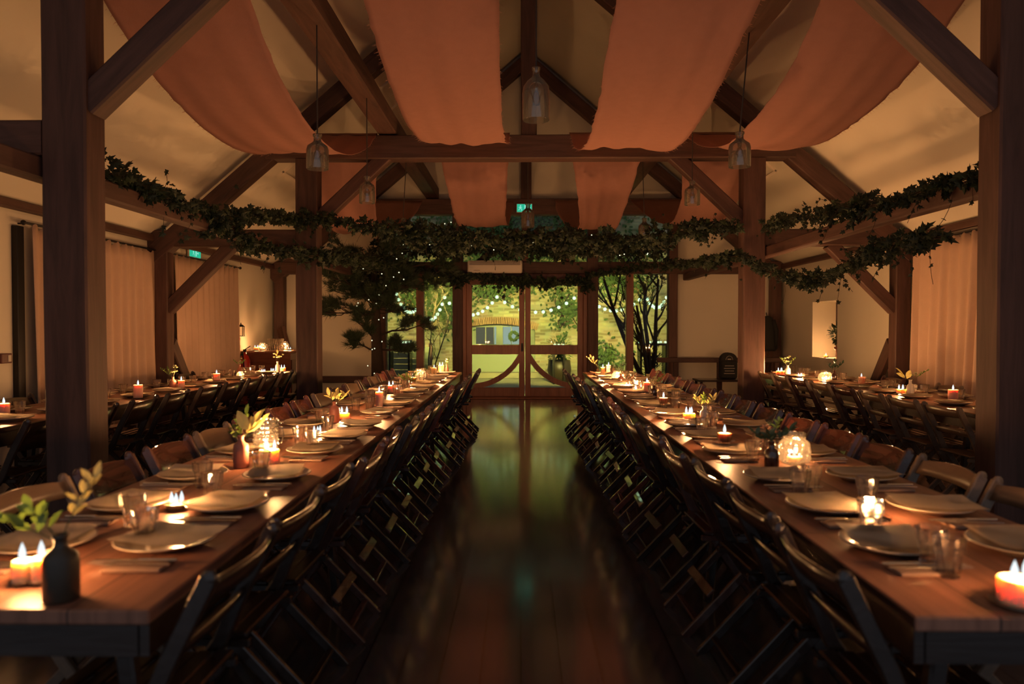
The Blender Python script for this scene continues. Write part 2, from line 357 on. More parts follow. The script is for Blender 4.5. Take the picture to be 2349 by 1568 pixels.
# far wall: plaster either side of the glazed screen and the gable over the tie beam
SX0, SX1 = XC - 2.86, XC + 2.86         # screen end posts
zt0, zt1 = 3.52, 3.82                   # tie beam
def far_poly(name, pts, label):
    bm = NEW(); f = [bm.verts.new((x, YF, z)) for x, z in pts]; g = [bm.verts.new((x, YF + .28, z)) for x, z in pts]
    bm.faces.new(f); bm.faces.new(g[::-1]); n = len(pts)
    for k in range(n): bm.faces.new((f[k], g[k], g[(k + 1) % n], f[(k + 1) % n]))
    return tag(finish(name, bm, M['plaster']), label, 'wall', kind='structure')
far_poly('wall_back', [(WL, 0), (SX0, 0), (SX0, 3.55), (SX0, roofz(SX0)), (WL, roofz(WL))], 'cream plaster end wall behind the indoor pine tree')
far_poly('wall_back', [(SX1, 0), (WR, 0), (WR, roofz(WR)), (SX1, roofz(SX1))], 'cream plaster end wall beside the rail and rucksack')
far_poly('wall_back', [(SX0, 3.6), (SX1, 3.6), (SX1, roofz(SX1)), (XC, RIDGE), (SX0, roofz(SX0))], 'cream plaster gable above the glazed screen')

# ------------------------------------------------------------------ timber frame
PZ = .27
side = {-1: 'exit sign side', 1: 'niche side'}
for s in (-1, 1):
    x = XC + s * 2.86
    post('timber_pillar', x, 4.55, 0, 3.52, .27, .22, 'massive dark oak post at the front of the hall, ' + side[s])
    post('timber_pillar', x, 9.60, 0, 3.52, .28, .24, 'square oak post halfway down the hall, ' + side[s])
    for k, yy in enumerate((4.55, 9.60, YF - .12)):
        where = ('front', 'middle', 'end wall')[k]
        wxp = XC + s * 4.76
        if yy > 5: post('timber_pillar', wxp, yy, 0, 2.42, .19, .19, 'slim oak wall post at the %s truss, %s' % (where, side[s]))
        # aisle tie
        xa, xb = XC + s * (2.86 + .14), XC + s * (WX - .0)
        beam('aisle_beam', (xa, yy, 2.515), (xb, yy, 2.515), .2, .21, 'horizontal oak aisle beam at the %s truss, %s' % (where, side[s]))
        # principal rafters
        ra = (XC + s * (WX - .02), yy, RIDGE - .27 - SL * (WX - .02)); rb = (XC, yy, RIDGE - .27)
        beam('rafter_beam', ra, rb, .2, .22, 'sloping oak rafter of the %s truss, %s' % (where, side[s]))
        # arch brace nave side
        if k < 2:
            beam('brace_beam', (XC + s * 2.76, yy, 2.72), (XC + s * 1.82, yy, 3.6), .16, .17, 'diagonal oak brace from post to tie beam, %s truss, %s' % (where, side[s]))
        if k == 1:
            beam('brace_beam', (XC + s * 4.70, yy, 1.60), (XC + s * 3.85, yy, 2.44), .14, .16, 'diagonal oak brace in the aisle, middle truss, %s' % side[s])
    # foot struts of the wall posts
    for yy, nm in ((9.6, 'middle'), (YF - .12, 'end')):
        beam('brace_beam', (XC + s * 4.72, yy + (.12 if yy < 12 else -.1), 1.35 if yy > 12 else 1.15), (XC + s * (4.72 - (.35 if yy > 12 else -.1)), yy + (1.0 if yy < 12 else -.35), .3), .08, .2, 'dark raking strut at the foot of the %s wall post, %s' % (nm, side[s]))
    xr = XC + s * 3.075
    beam('arcade_beam', (xr, 1.5, 2.335), (xr, YF - .05, 2.335), .12, .135, 'long ivy-hung oak rail between the posts, ' + side[s])
    px = XC + s * 1.82
    beam('purlin_beam', (px, YB, 3.95), (px, YF, 3.95), .24, .22, 'long oak beam lying along the tops of the tie beams, ' + side[s])
    beam('eaves_beam', (XC + s * (WX - .05), YB, 2.52), (XC + s * (WX - .05), YF, 2.52), .08, .09, 'thin oak plate at the eaves, ' + side[s])
for k, yy in enumerate((4.55, 9.60, YF - .1)):
    where = ('front', 'middle', 'end wall')[k]
    beam('tie_beam', (XC - 3.38, yy, 3.67), (XC + 3.38, yy, 3.67), .24, .30, 'heavy horizontal oak tie beam of the %s truss' % where)
    post('king_pillar', XC - .01, yy, 3.82, 6.4, .2, .2, 'vertical oak king post of the %s truss' % where)
beam('ridge_beam', (XC, YB, RIDGE - .2), (XC, YF, RIDGE - .2), .1, .3, 'ridge board along the top of the roof')
# roof light reveals
n = 0
for s in (-1, 1):
    for (yy, dx) in ((11.4, 3.3), (11.4, 2.0)):
        x = XC + s * dx; z = roofz(x) - .015
        bm = NEW()
        for q in (((0, -.5, 0), (.8, .04, .03)), ((0, .5, 0), (.8, .04, .03)), ((-.4, 0, 0), (.04, 1.04, .03)), ((.4, 0, 0), (.04, 1.04, .03))): bx(bm, *q)
        bx(bm, (0, 0, .012), (.76, .96, .004), mi=1)
        n += 1
        o = finish('window_%d' % n, bm, [M['white'], M['plaster']], loc=(x, yy, z), rot=(0, s * math.atan(SL), 0))
        tag(o, 'blinded roof light, %s, %s' % (('lower frame of the far bay', 'upper frame of the far bay', 'frame of the near bay')[[(11.4, 3.3), (11.4, 2.0), (7.3, 3.7)].index((yy, dx))], side[s]), 'window', kind='structure')

# ------------------------------------------------------------------ glazed screen and doors
YS = YF - .04
tn = 0
def trim(x0, x1, z0, z1, label, y0=YS - .12, y1=YS + .06, m='joinery'):
    global tn; tn += 1
    bm = NEW(); bx(bm, ((x0 + x1) / 2, (y0 + y1) / 2, (z0 + z1) / 2), (x1 - x0, y1 - y0, z1 - z0), bev=.008)
    return tag(finish('trim_%d' % tn, bm, M[m]), label, 'frame', kind='structure')
def XW(px, d=YS - .1): return P(px, 750, d).x
def ZW(py, d=YS - .1): return P(1200, py, d).z
trim(XW(1533), XW(1553), 0, 3.52, 'oak end post of the glazed screen, rail side', m='oakv', y0=YS - .16)
trim(XW(867), XW(886), 0, 3.52, 'oak end post of the glazed screen, pine tree side', m='oakv', y0=YS - .16)
trim(XW(1039), XW(1062), 0, 3.52, 'oak post on the pine tree side of the doors', m='oakv', y0=YS - .2)
trim(XW(1347), XW(1371), 0, 3.52, 'oak post on the rail side of the doors', m='oakv', y0=YS - .2)
trim(XW(955), XW(972), 0, 2.45, 'slim mullion of the sidelight by the pine tree')
trim(XW(1437), XW(1453), 0, 2.45, 'slim mullion of the sidelight by the rail')
trim(XW(1197), XW(1212), 2.55, 3.52, 'centre mullion above the doors')
trim(WL + .02, WR - .02, ZW(628), ZW(601), 'long oak transom across the end wall above the doors', m='oak', y0=YS - .19)
trim(XW(1062), XW(1347), ZW(646), ZW(628), 'door head below the transom')
trim(XW(1061), XW(1069.5), 0, ZW(645), 'door jamb, pine tree side'); trim(XW(1338), XW(1347), 0, ZW(645), 'door jamb, rail side')
trim(XW(1040), XW(1370), 0, .03, 'low oak threshold under the doors', y0=YS - .3)
trim(XW(886), XW(1039), 0, .14, 'sill beam of the sidelight by the pine tree'); trim(XW(1371), XW(1533), 0, .14, 'sill beam of the sidelight by the rail')
trim(WL + .02, SX0 - .05, .30, .42, 'low dark rail along the end wall behind the pine tree', m='oak')
beam('brace_beam', P(1098, 603, YS - .05), P(1192, 528, YS - .05), .1, .13, 'short diagonal brace above the doors')
beam('brace_beam', P(1316, 603, YS - .05), P(1225, 528, YS - .05), .1, .13, 'short diagonal brace above the doors toward the rail side')
def pane(name, x0, x1, z0, z1, label, parent=None):
    bm = NEW(); bx(bm, ((x0 + x1) / 2, YS + .01, (z0 + z1) / 2), (x1 - x0, .008, z1 - z0)); o = finish(name, bm, M['pane'], parent)
    if label: tag(o, label, 'window', kind='structure')
    return o
n = 9
for (a, b, c, d, lab) in ((886, 955, .14, 2.45, 'outer sidelight pane by the pine tree'), (972, 1039, .14, 2.45, 'inner sidelight pane by the pine tree'),
        (1371, 1437, .14, 2.45, 'inner sidelight pane by the rail'), (1453, 1533, .14, 2.45, 'outer sidelight pane by the rail'),
        (886, 1039, 2.62, 3.52, 'upper transom pane above the pine tree'), (1062, 1197, 2.62, 3.52, 'upper transom pane above the heater'),
        (1212, 1347, 2.62, 3.52, 'upper transom pane beside the heater'), (1371, 1533, 2.62, 3.52, 'upper transom pane on the rail side')):
    n += 1; pane('window_%d' % n, XW(a), XW(b), c, d, lab)
def leaf_door(idx, xo, xi, side_name):   # xo outer edge x, xi meeting edge x
    sg = 1 if xi > xo else -1
    root = thing('door_%d' % idx, 'glazed oak door with curved brace, ' + side_name, 'door', (xo, YS - .02, 0), kind='structure')
    W = abs(xi - xo); H = ZW(645)
    def b(x0, x1, z0, z1, nm, m='joinery', y=0, t=.06):
        bm = NEW(); bx(bm, (sg * (x0 + x1) / 2, y, (z0 + z1) / 2), (abs(x1 - x0), t, z1 - z0), bev=.006); return finish(nm, bm, M[m], root)
    st = .105
    b(0, st, .03, H, 'stile'); b(W - .108, W - .002, .03, H, 'stile')
    zb = ZW(889); b(st, W - .108, .03, zb, 'bottom_rail'); zm0, zm1 = ZW(812.5), ZW(791); b(st, W - .108, zm0, zm1, 'middle_rail'); b(st, W - .108, H - .06, H, 'top_rail')
    g = b(st, W - .108, zm1, H - .06, 'upper_glass', 'pane', t=.008); g2 = b(st, W - .108, zb, zm0, 'lower_glass', 'pane', t=.008)
    # curved brace: an arc of timber across the lower light
    px2m = (YS - .1) / FPX
    cx, cz, r0, r1 = .078, ZW(757), 536 / 4.356 * px2m, 588 / 4.356 * px2m
    bm = NEW(); ring = []
    a0, a1 = math.radians(-89), math.radians(-22)
    for k in range(25):
        a = a0 + (a1 - a0) * k / 24
        q = []
        for r, yy in ((r0, -.02), (r1, -.02), (r1, .02), (r0, .02)):
            x = cx + r * math.cos(a); z = cz + r * math.sin(a)
            x = min(max(x, st * .5), W - .1); z = max(min(z, zm0 + .02), zb - .05)
            q.append(bm.verts.new((sg * x, yy - .004, z)))
        ring.append(q)
    for p, q in zip(ring, ring[1:]):
        for k in range(4): bm.faces.new((p[k], p[(k + 1) % 4], q[(k + 1) % 4], q[k]))
    bm.faces.new(ring[0]); bm.faces.new(ring[-1][::-1]); finish('curved_brace', bm, M['joinery'], root)
    if idx == 1:
        bm = NEW(); lathe(bm, [(0, -.06), (.012, -.05), (.012, .05), (0, .06)], 8, (sg * (W - .05), -.07, .98)); bx(bm, (sg * (W - .05), -.035, .98), (.04, .012, .16))
        finish('handle', bm, M['iron'], root)
leaf_door(1, XW(1069.5), XW(1203.7), 'pine tree side'); leaf_door(2, XW(1338), XW(1204.3), 'rail side')
# air curtain heater above the doors
h = thing('air_heater', 'white wall heater with slatted grille mounted above the doors', 'heater', ((XW(1075) + XW(1198)) / 2, YS - .29, (ZW(600) + ZW(628)) / 2))
bm = NEW(); wh = (XW(1198) - XW(1075)); bx(bm, (0, 0, 0), (wh, .2, .235), bev=.02); finish('casing', bm, M['white'], h)
bm = NEW()
for k in range(5): bx(bm, (0, -.104, .035 + k * .014), (wh * .93, .01, .006))
finish('grille', bm, M['grille'], h)
bm = NEW(); bx(bm, (-wh * .33, -.103, -.07), (.12, .006, .012)); finish('badge', bm, M['plate'], h)

# ------------------------------------------------------------------ exit signs
def exit_sign(loc, rz, w_, h_, label):
    t = thing('exit_sign', label, 'exit sign', loc, rz)
    bm = NEW(); bx(bm, (0, 0, 0), (w_ + .02, .03, h_ + .02), bev=.004); finish('housing', bm, M['white'], t)
    bm = NEW(); bx(bm, (0, -.018, 0), (w_, .006, h_)); finish('lit_panel', bm, M['exitgreen'], t)
    bm = NEW(); s = h_ / .15; yy = -.023
    def q(pts): bm.faces.new([bm.verts.new((x * s, yy, z * s)) for x, z in pts])
    # running figure
    q([(-.075 + .013 * math.cos(a * PI / 5), .045 + .013 * math.sin(a * PI / 5)) for a in range(10)])
    q([(-.09, .028), (-.065, .028), (-.075, -.012), (-.095, -.008)])
    q([(-.09, .026), (-.118, .012), (-.112, .004), (-.086, .016)]); q([(-.068, .026), (-.045, .005), (-.052, -.002), (-.074, .014)])
    q([(-.092, -.006), (-.12, -.042), (-.11, -.048), (-.08, -.01)]); q([(-.086, -.008), (-.058, -.03), (-.062, -.058), (-.052, -.058), (-.044, -.026), (-.074, .0)])
    q([(.0, -.06), (.045, -.06), (.045, .055), (0, .055)])
    q([(.06, -.01), (.10, -.01), (.10, -.03), (.13, 0), (.10, .03), (.10, .01), (.06, .01)])
    finish('pictogram', bm, M['exitwhite'], t)
exit_sign((WL + .04, 10.78, 2.45), PI / 2, .36, .12, 'green lit exit sign on the side wall above the curtains')
exit_sign((P(1203, 476, YF - .26).x, YF - .25, P(1203, 477, YF - .26).z), 0, .28, .145, 'green lit exit sign on the end tie beam above the doors')

# ------------------------------------------------------------------ hessian drapes over the tie beams
def drape(x0, x1, sag1, sag2, label, seed, sh2=0, squeeze=.0):
    bm = NEW(); rows = []; NT = 22
    ys = [3.6 + (14.05 - 3.6) * i / 110 for i in range(111)]
    for y in ys:
        if y < 9.6:
            u = max((y - 4.55) / (9.6 - 4.55), -.1); z = 3.86 - 4 * sag1 * u * (1 - u) if u > 0 else 3.86
            sq, sh = .03 * max(0, math.sin(PI * max(u, 0))), 0
        else:
            u = (y - 9.6) / (14.2 - 9.6); z = 3.86 - 4 * sag2 * u * (1 - u); sq = squeeze * math.sin(PI * min(u * 1.1, 1)); sh = sh2 * math.sin(PI * u)
        row = []
        for k in range(NT + 1):
            t = k / NT
            edge = .018 * mnoise(Vector((y * 9, seed, t * 3))) + .03 * mnoise(Vector((y * 1.1, seed + 3, 0)))
            x = x0 + sq + sh + (x1 - x0 - 2 * sq) * t + edge * (1 if t in (0, 1) else .5)
            amp = .035 + .1 * sq
            dz = amp * mnoise(Vector((t * 6 + seed, y * .28, 0))) + .05 * (t - .5) ** 2 * 4 * (-1 if seed % 2 else 1) * (.6 if 4.8 < y < 9.3 or 9.9 < y < 13.9 else 0)
            dz *= min(1, min(abs(y - 4.55), abs(y - 9.6), abs(y - 14.2)) / .5 + .05)
            row.append(bm.verts.new((x, y, z + dz + .012)))
        rows.append(row)
    for a, b in zip(rows, rows[1:]):
        for k in range(NT): bm.faces.new((a[k], a[k + 1], b[k + 1], b[k]))
    o = finish('fabric_drape', bm, M['drape'], smooth=True)
    md = o.modifiers.new('thickness', 'SOLIDIFY'); md.thickness = .004
    fr = NEW()                                    # frayed threads along both edges
    rnd = random.Random(seed)
    me = o.data
    for i in range(0, 110):
        for side_ in (0, NT):
            v = me.vertices[i * (NT + 1) + side_].co; d = -1 if side_ == 0 else 1
            for q in range(3):
                a = v + Vector((0, rnd.uniform(-.05, .05), .0)); L_ = rnd.uniform(.01, .035)
                fr.faces.new([fr.verts.new(a + Vector((0, -.003, 0))), fr.verts.new(a + Vector((0, .003, 0))), fr.verts.new(a + Vector((d * L_, rnd.uniform(-.02, .02), -L_ * .5)))])
    finish('frayed_edge', fr, M['drape'], o)['kind'] = 'stuff'
    return tag(o, label, 'fabric drape', 'hessian drapes hung over the tie beams')
drape(-2.86, -1.84, .72, .95, 'wide orange hessian drape next to the exit sign side of the roof', 1, sh2=-.25, squeeze=.12)
drape(-1.10, -.14, .62, .88, 'orange hessian drape between the ridge and the exit sign side drape', 2, squeeze=.09)
drape(.62, 1.62, .67, .92, 'orange hessian drape between the ridge and the niche side drape', 3, sh2=.08, squeeze=.2)
drape(2.06, 3.06, .70, .85, 'wide orange hessian drape next to the niche side of the roof', 4, sh2=.25, squeeze=.1)

# ------------------------------------------------------------------ curtains on the side walls
def curtain(s, y0, y1, z1, label, lean=0, z0=.1, gat=.5):
    xw = XC + s * (WX - .10); bm = NEW(); n = 150; rows = []
    seed = y0
    for j in range(15):
        t = j / 14; z = z1 + (z0 - z1) * t; row = []
        for i in range(n + 1):
            u = i / n; y = y0 + (y1 - y0) * u + lean * t * (1 - u)
            ph = u * (y1 - y0) * 32 + 2.2 * mnoise(Vector((u * 4, seed, t * .6)))
            a = .055 * (.35 + .65 * t) * (.6 + .8 * abs(mnoise(Vector((u * 5, seed, 3)))))
            zz = z + (.025 * math.sin(ph * 1.1) if j == 0 else 0)
            row.append(bm.verts.new((xw - s * (a * math.sin(ph) + .02 * t), y, zz)))
        rows.append(row)
    for a, b in zip(rows, rows[1:]):
        for k in range(n): bm.faces.new((a[k], a[k + 1], b[k + 1], b[k]))
    root = thing('curtain', label, 'curtain', (0, 0, 0), group='full length curtains along the side walls')
    o = finish('cloth', bm, M['curtain'], root, smooth=True); md = o.modifiers.new('thickness', 'SOLIDIFY'); md.thickness = .004
    bm = NEW(); sweep(bm, [(xw, y0 - .12, z1 + .02), (xw, y1 + .1, z1 + .02)], .012, 8)
    for yy in (y0 - .12, y1 + .1): bmesh.ops.create_icosphere(bm, subdivisions=2, radius=.025, matrix=Matrix.Translation((xw, yy, z1 + .02)))
    for yy in (y0 - .05, y1 + .04): sweep(bm, [(xw, yy, z1 + .02), (xw + s * .1, yy, z1 + .02)], .008, 6)
    finish('curtain_rod', bm, M['iron'], root)
    return root
curtain(-1, 7.10, 8.15, 2.34, 'cream curtain behind the front post on the exit sign wall')
curtain(-1, 8.35, 9.72, 2.34, 'cream curtain just before the middle wall post, exit sign wall', lean=0)
curtain(-1, 10.05, 12.3, 2.34, 'wide cream curtain hanging below the green exit sign', lean=0)
curtain(1, 7.9, 9.42, 2.40, 'orange-lit curtain between the posts on the niche wall', lean=.15)
bm = NEW()
for q in (((0, 0, 0), (.06, .10, 2.3)),): bx(bm, *q, bev=.005)
tag(finish('window_20', bm, M['iron'], loc=(WL + .03, 7.0, 1.18)), 'dark window frame strip beside the first side wall curtain', 'window', kind='structure')
bm = NEW(); bx(bm, (0, 0, 0), (.05, .14, .09), bev=.006)
t = thing('alarm_panel', 'small red alarm box on the wall before the curtains', 'alarm', (WL + .03, 6.80, 1.08)); finish('casing', bm, mat('alarm_red', (.10, .02, .015), .4), t)
bm = NEW(); bx(bm, (.027, .03, 0), (.004, .04, .06)); finish('label_plate', bm, M['paper'], t)

# ------------------------------------------------------------------ banquet tables
TT = .75
DS = [2.07, 2.52, 3.02, 3.62, 4.12, 4.62, 5.22, 5.80, 6.36, 6.95, 7.50, 8.05, 8.60, 9.15, 9.70]
WS = [4.30, 4.85, 5.40, 5.95, 6.50, 7.05, 7.60, 8.15, 8.70, 9.25, 9.80]
TABLES = {  # key: (x0, x1, y0, y1, short phrase)
    'TL': (-1.54, -.815, 1.60, 10.2, 'aisle table on the pine tree side'),
    'TR': (.845, 1.575, 1.585, 10.2, 'aisle table on the rucksack side'),
    'LW': (-3.93, -3.20, 3.9, 10.4, 'long table by the exit sign wall'),
    'RW': (3.25, 3.98, 4.0, 10.2, 'long table by the niche wall')}
SHORT = {'TL': 'aisle table, pine tree side', 'TR': 'aisle table, rucksack side', 'LW': 'exit sign wall table', 'RW': 'niche wall table'}
DL0 = [1.88, 2.34, 2.82, 3.35, 3.90, 4.45, 5.00, 5.60, 6.20, 6.80, 7.40, 8.00, 8.55, 9.12, 9.70]
DR0 = [1.89, 2.42, 2.92, 3.44, 3.98, 4.52, 5.06, 5.64, 6.22, 6.82, 7.42, 8.00, 8.55, 9.12, 9.70]
def table(key):
    x0, x1, y0, y1, ph = TABLES[key]; xc, yc = (x0 + x1) / 2, (y0 + y1) / 2; W, L = x1 - x0, y1 - y0
    t = thing('banquet_table', 'plank topped ' + ph, 'table', (xc, yc, 0), group='long banquet tables')
    bm = NEW(); bx(bm, (0, 0, TT - .017), (W, L, .034), bev=.005); finish('tabletop', bm, M['table'], t)
    bm = NEW()
    for s in (-1, 1): bx(bm, (s * (W / 2 - .035), 0, TT - .034 - .045), (.022, L - .1, .09))
    for s in (-1, 1): bx(bm, (0, s * (L / 2 - .06), TT - .034 - .045), (W - .1, .022, .09))
    finish('apron', bm, M['chair_dark'], t)
    nleg = 5
    for k in range(nleg):
        yy = -L / 2 + .3 + (L - .6) * k / (nleg - 1)
        ds = {'TL': DL0, 'TR': DR0}.get(key, WS)
        mids = [(a + b) / 2 - yc for a, b in zip(ds, ds[1:])] + [y0 - yc + .2, y1 - yc - .12]
        yy = min(mids, key=lambda q: abs(q - yy))
        bm = NEW()
        for s in (-1, 1): sweep(bm, [(s * .27, yy, 0), (s * .20, yy, TT - .13)], 0, sq=(.04, .045))
        bx(bm, (0, yy, .3), (.46, .03, .05)); bx(bm, (0, yy, TT - .105), (W - .12, .045, .05))
        finish('trestle_leg', bm, M['chair_dark'], t)
for k in TABLES: table(k)

# ------------------------------------------------------------------ folding chairs (local +y faces the table)
def make_chair(kind, m):
    t = thing('folding_chair', 'x', 'chair')
    sty = [(-.265, .80), (-.235, .74), (-.165, .60), (-.115, .48), (.22, 0)]
    for s in (-1, 1):
        bm = NEW(); pts = [(s * .205, y, z) for y, z in sty]; sweep(bm, pts, 0, sq=(.042, .024), up=Vector((s, 0, 0)))
        r = bmesh.ops.create_uvsphere(bm, u_segments=8, v_segments=6, radius=.021, matrix=Matrix.Translation((s * .205, -.266, .80)) @ Matrix.Diagonal((.6, 1, 1, 1)))
        finish('back_leg', bm, M[m], t)
        bm = NEW(); sweep(bm, [(s * .172, .17, .435), (s * .172, -.25, 0)], 0, sq=(.036, .022), up=Vector((s, 0, 0))); finish('front_leg', bm, M[m], t)
    # seat of slats in a frame
    bm = NEW()
    for k in range(7): bx(bm, (0, -.14 + k * .052, .452 + .004 * abs(k - 3)), (.36, .046, .012), bev=.003)
    for s in (-1, 1): bx(bm, (s * .172, .015, .438), (.022, .38, .024), bev=.003)
    finish('seat', bm, M[m], t)
    def panel(z0, z1, nm, bow=.032):
        bm = NEW(); cols = []
        for i in range(13):
            u = -1 + 2 * i / 12; x = u * .196; by = -bow * (1 - u * u); q = []
            for z in (z0, z0 + (z1 - z0) * .5, z1 + .012 * (1 - u * u)):
                y = -.165 - (z - .60) * .5 + by; q.append((bm.verts.new((x, y + .006, z)), bm.verts.new((x, y - .006, z))))
            cols.append(q)
        for a, b in zip(cols, cols[1:]):
            for j in range(2):
                bm.faces.new((a[j][0], b[j][0], b[j + 1][0], a[j + 1][0])); bm.faces.new((a[j][1], a[j + 1][1], b[j + 1][1], b[j][1]))
            bm.faces.new((a[0][0], a[0][1], b[0][1], b[0][0])); bm.faces.new((a[2][0], b[2][0], b[2][1], a[2][1]))
        for c in (cols[0], cols[-1]):
            for j in range(2): bm.faces.new((c[j][0], c[j + 1][0], c[j + 1][1], c[j][1]))
        return finish(nm, bm, M[m], t, smooth=True)
    if kind == 'panel': panel(.615, .785, 'backrest')
    else: panel(.735, .79, 'backrest', .035); panel(.60, .635, 'lower_rail', .012)
    for (y, z) in ((-.19, .065), (.12, .14)):
        bm = NEW(); sweep(bm, [(-.2 if y > 0 else -.17, y, z), (.2 if y > 0 else .17, y, z)], 0, sq=(.028, .016)); finish('stretcher', bm, M[m], t)
    if kind == 'panel':
        bm = NEW(); bx(bm, (0, -.13, .19), (.34, .014, .045), bev=.003, rot=Euler((-.8, 0, 0))); finish('stretcher', bm, M['chair_brown'], t)
    return t
protos = {}
def chair(kind, m, x, y, rz, label, group):
    k = (kind, m)
    if k not in protos: o = protos[k] = make_chair(kind, m)
    else: o = copy_tree(protos[k])
    o.location = (x, y, 0); o.rotation_euler = (0, 0, rz); o['label'] = label; o['group'] = group
    return o
WOODN = {'chair_dark': 'dark brown', 'chair_red': 'reddish brown', 'chair_brown': 'brown', 'chair_tan': 'tan'}
rc = random.Random(3)
def row(key, sd, ds, kind, mats, xoff, phrase):
    x0, x1 = TABLES[key][:2]; nn = len(ds)
    for i, d in enumerate(ds):
        m = mats[i] if i < len(mats) else mats[-1]
        if xoff > .1: xo = .155 if d < 3.1 else .13 if d < 4.3 else .10 if d < 7 else .05 if d < 9 else .0
        else: xo = xoff
        x = (x1 - xo if sd > 0 else x0 + xo); j = rc.uniform(-.02, .02)
        chair('rail' if (m == 'chair_tan' and 'outer' in phrase or 'aisle edge' in phrase) and d < 3.3 else kind, m, x + rc.uniform(-.012, .012), d + j, (PI / 2 if sd > 0 else -PI / 2) + rc.uniform(-.05, .05),
              '%s folding chair, %s from the garden doors, %s' % (WOODN[m], ORD[nn - 1 - i], phrase), 'chairs along the ' + phrase)
D_, R_, B_, T_ = 'chair_dark', 'chair_red', 'chair_brown', 'chair_tan'
DC = [2.07, 2.54, 3.05, 3.58, 4.10, 4.62, 5.22, 5.78, 6.34, 6.90, 7.45, 8.00, 8.55, 9.12, 9.70]
DL, DR = DL0, DR0
row('TL', 1, DL, 'panel', [D_, D_, D_, B_, B_, D_, B_, D_, D_, R_, D_, B_, D_, D_, D_], .13, SHORT['TL'] + ', aisle edge')
row('TR', -1, DR, 'panel', [D_, D_, D_, B_, D_, D_, B_, R_, D_, D_, D_, B_, D_, D_, D_], .13, SHORT['TR'] + ', aisle edge')
row('TL', -1, DC[1:], 'panel', [T_, B_, B_, T_, R_, R_, R_, T_, B_, T_, B_, T_, R_, B_], .08, SHORT['TL'] + ', outer edge')
row('TR', 1, DC[1:], 'panel', [T_, T_, B_, R_, R_, B_, B_, B_, B_, B_, B_, B_, R_, R_], .08, SHORT['TR'] + ', outer edge')
row('LW', 1, [4.62, 5.2, 5.8, 6.4, 7.0, 7.6, 8.2, 8.8, 9.4, 10.0], 'panel', [D_], .03, SHORT['LW'] + ', aisle edge')
row('RW', -1, [5.35, 5.9, 6.45, 7.0, 7.55, 8.1, 8.65, 9.2, 9.75], 'rail', [T_, T_, T_, B_, T_, B_, T_, T_, B_], .03, SHORT['RW'] + ', aisle edge')
row('LW', -1, [5.9, 6.75, 9.05], 'panel', [D_, R_, D_], .08, SHORT['LW'] + ', curtain edge')
row('RW', 1, [6.5, 7.25, 8.3], 'rail', [T_, T_, B_], .08, SHORT['RW'] + ', curtain edge')

# ------------------------------------------------------------------ tableware
bm = NEW(); lathe(bm, [(0, .004), (.055, .004), (.058, 0), (.078, 0), (.082, .005), (.10, .009), (.133, .022), (.136, .024), (.135, .027), (.13, .026), (.10, .014), (.08, .010), (0, .010)], 36)
P_plate = finish('dinner_plate', bm, M['plate'], smooth=True); plate_me = P_plate.data; bpy.data.objects.remove(P_plate)
def napkin_mesh(seed):
    bm = NEW(); n = 12; rr = random.Random(seed); g = []
    W, H = .255, .205
    for i in range(n + 1):
        r_ = []
        for j in range(n + 1):
            u, v = i / n - .5, j / n - .5; x, y = u * W, v * H; r = math.hypot(x, y)
            z = .030 + .006 * mnoise(Vector((u * 2.6 + seed, v * 2.6, 0))) + max(0, r - .1) * .12
            r_.append(bm.verts.new((x + .006 * mnoise(Vector((v * 3, seed, 1))), y + .006 * mnoise(Vector((u * 3, seed, 2))), z)))
        g.append(r_)
    for i in range(n):
        for j in range(n): bm.faces.new((g[i][j], g[i + 1][j], g[i + 1][j + 1], g[i][j + 1]))
    ex = bmesh.ops.solidify(bm, geom=bm.faces[:], thickness=.004)
    me = bpy.data.meshes.new('napkin'); bmesh.ops.recalc_face_normals(bm, faces=bm.faces); bm.to_mesh(me); bm.free(); me.materials.append(M['napkin'])
    for f in me.polygons: f.use_smooth = True
    return me
nap_me = [napkin_mesh(k) for k in range(4)]
def knife_mesh():
    bm = NEW(); bx(bm, (0, -.055, .005), (.014, .10, .008), bev=.003); bx(bm, (.002, .05, .004), (.018, .12, .003), bev=.001)
    me = bpy.data.meshes.new('knife'); bm.to_mesh(me); bm.free(); me.materials.append(M['steel']); return me
def fork_mesh():
    bm = NEW(); sweep(bm, [(0, -.1, .004), (0, -.02, .006), (0, .04, .005)], 0, sq=(.009, .003)); bx(bm, (0, .055, .006), (.022, .03, .003), bev=.001)
    for k in range(4): sweep(bm, [(-.009 + k * .006, .068, .006), (-.009 + k * .006, .105, .009)], 0, sq=(.003, .002))
    me = bpy.data.meshes.new('fork'); bm.to_mesh(me); bm.free(); me.materials.append(M['steel']); return me
kn_me, fk_me = knife_mesh(), fork_mesh()
def folded_mesh():
    bm = NEW(); bx(bm, (0, 0, .005), (.085, .15, .01), bev=.003, rot=Euler((0, 0, .03)))
    me = bpy.data.meshes.new('side_napkin'); bm.to_mesh(me); bm.free(); me.materials.append(M['napkin_side']); return me
fo_me = folded_mesh()
def put(name, me, loc, rz, label, cat, group):
    o = bpy.data.objects.new(name, me); COL.objects.link(o); o.location = loc; o.rotation_euler = (0, 0, rz); return tag(o, label, cat, group)
bm = NEW()
lathe(bm, [(0, .004), (.024, .004), (.0255, 0), (.027, .004), (.0285, .03), (.032, .052), (.037, .060), (.0395, .089), (.0385, .090), (.0365, .087), (.034, .061), (.029, .052), (.0255, .03), (.0235, .011), (0, .010)], 18, facet=.11)
g_ = finish('tumbler', bm, M['glass']); glass_me = g_.data; glass_me.transform(Matrix.Diagonal((1, 1, 1.12, 1))); bpy.data.objects.remove(g_)
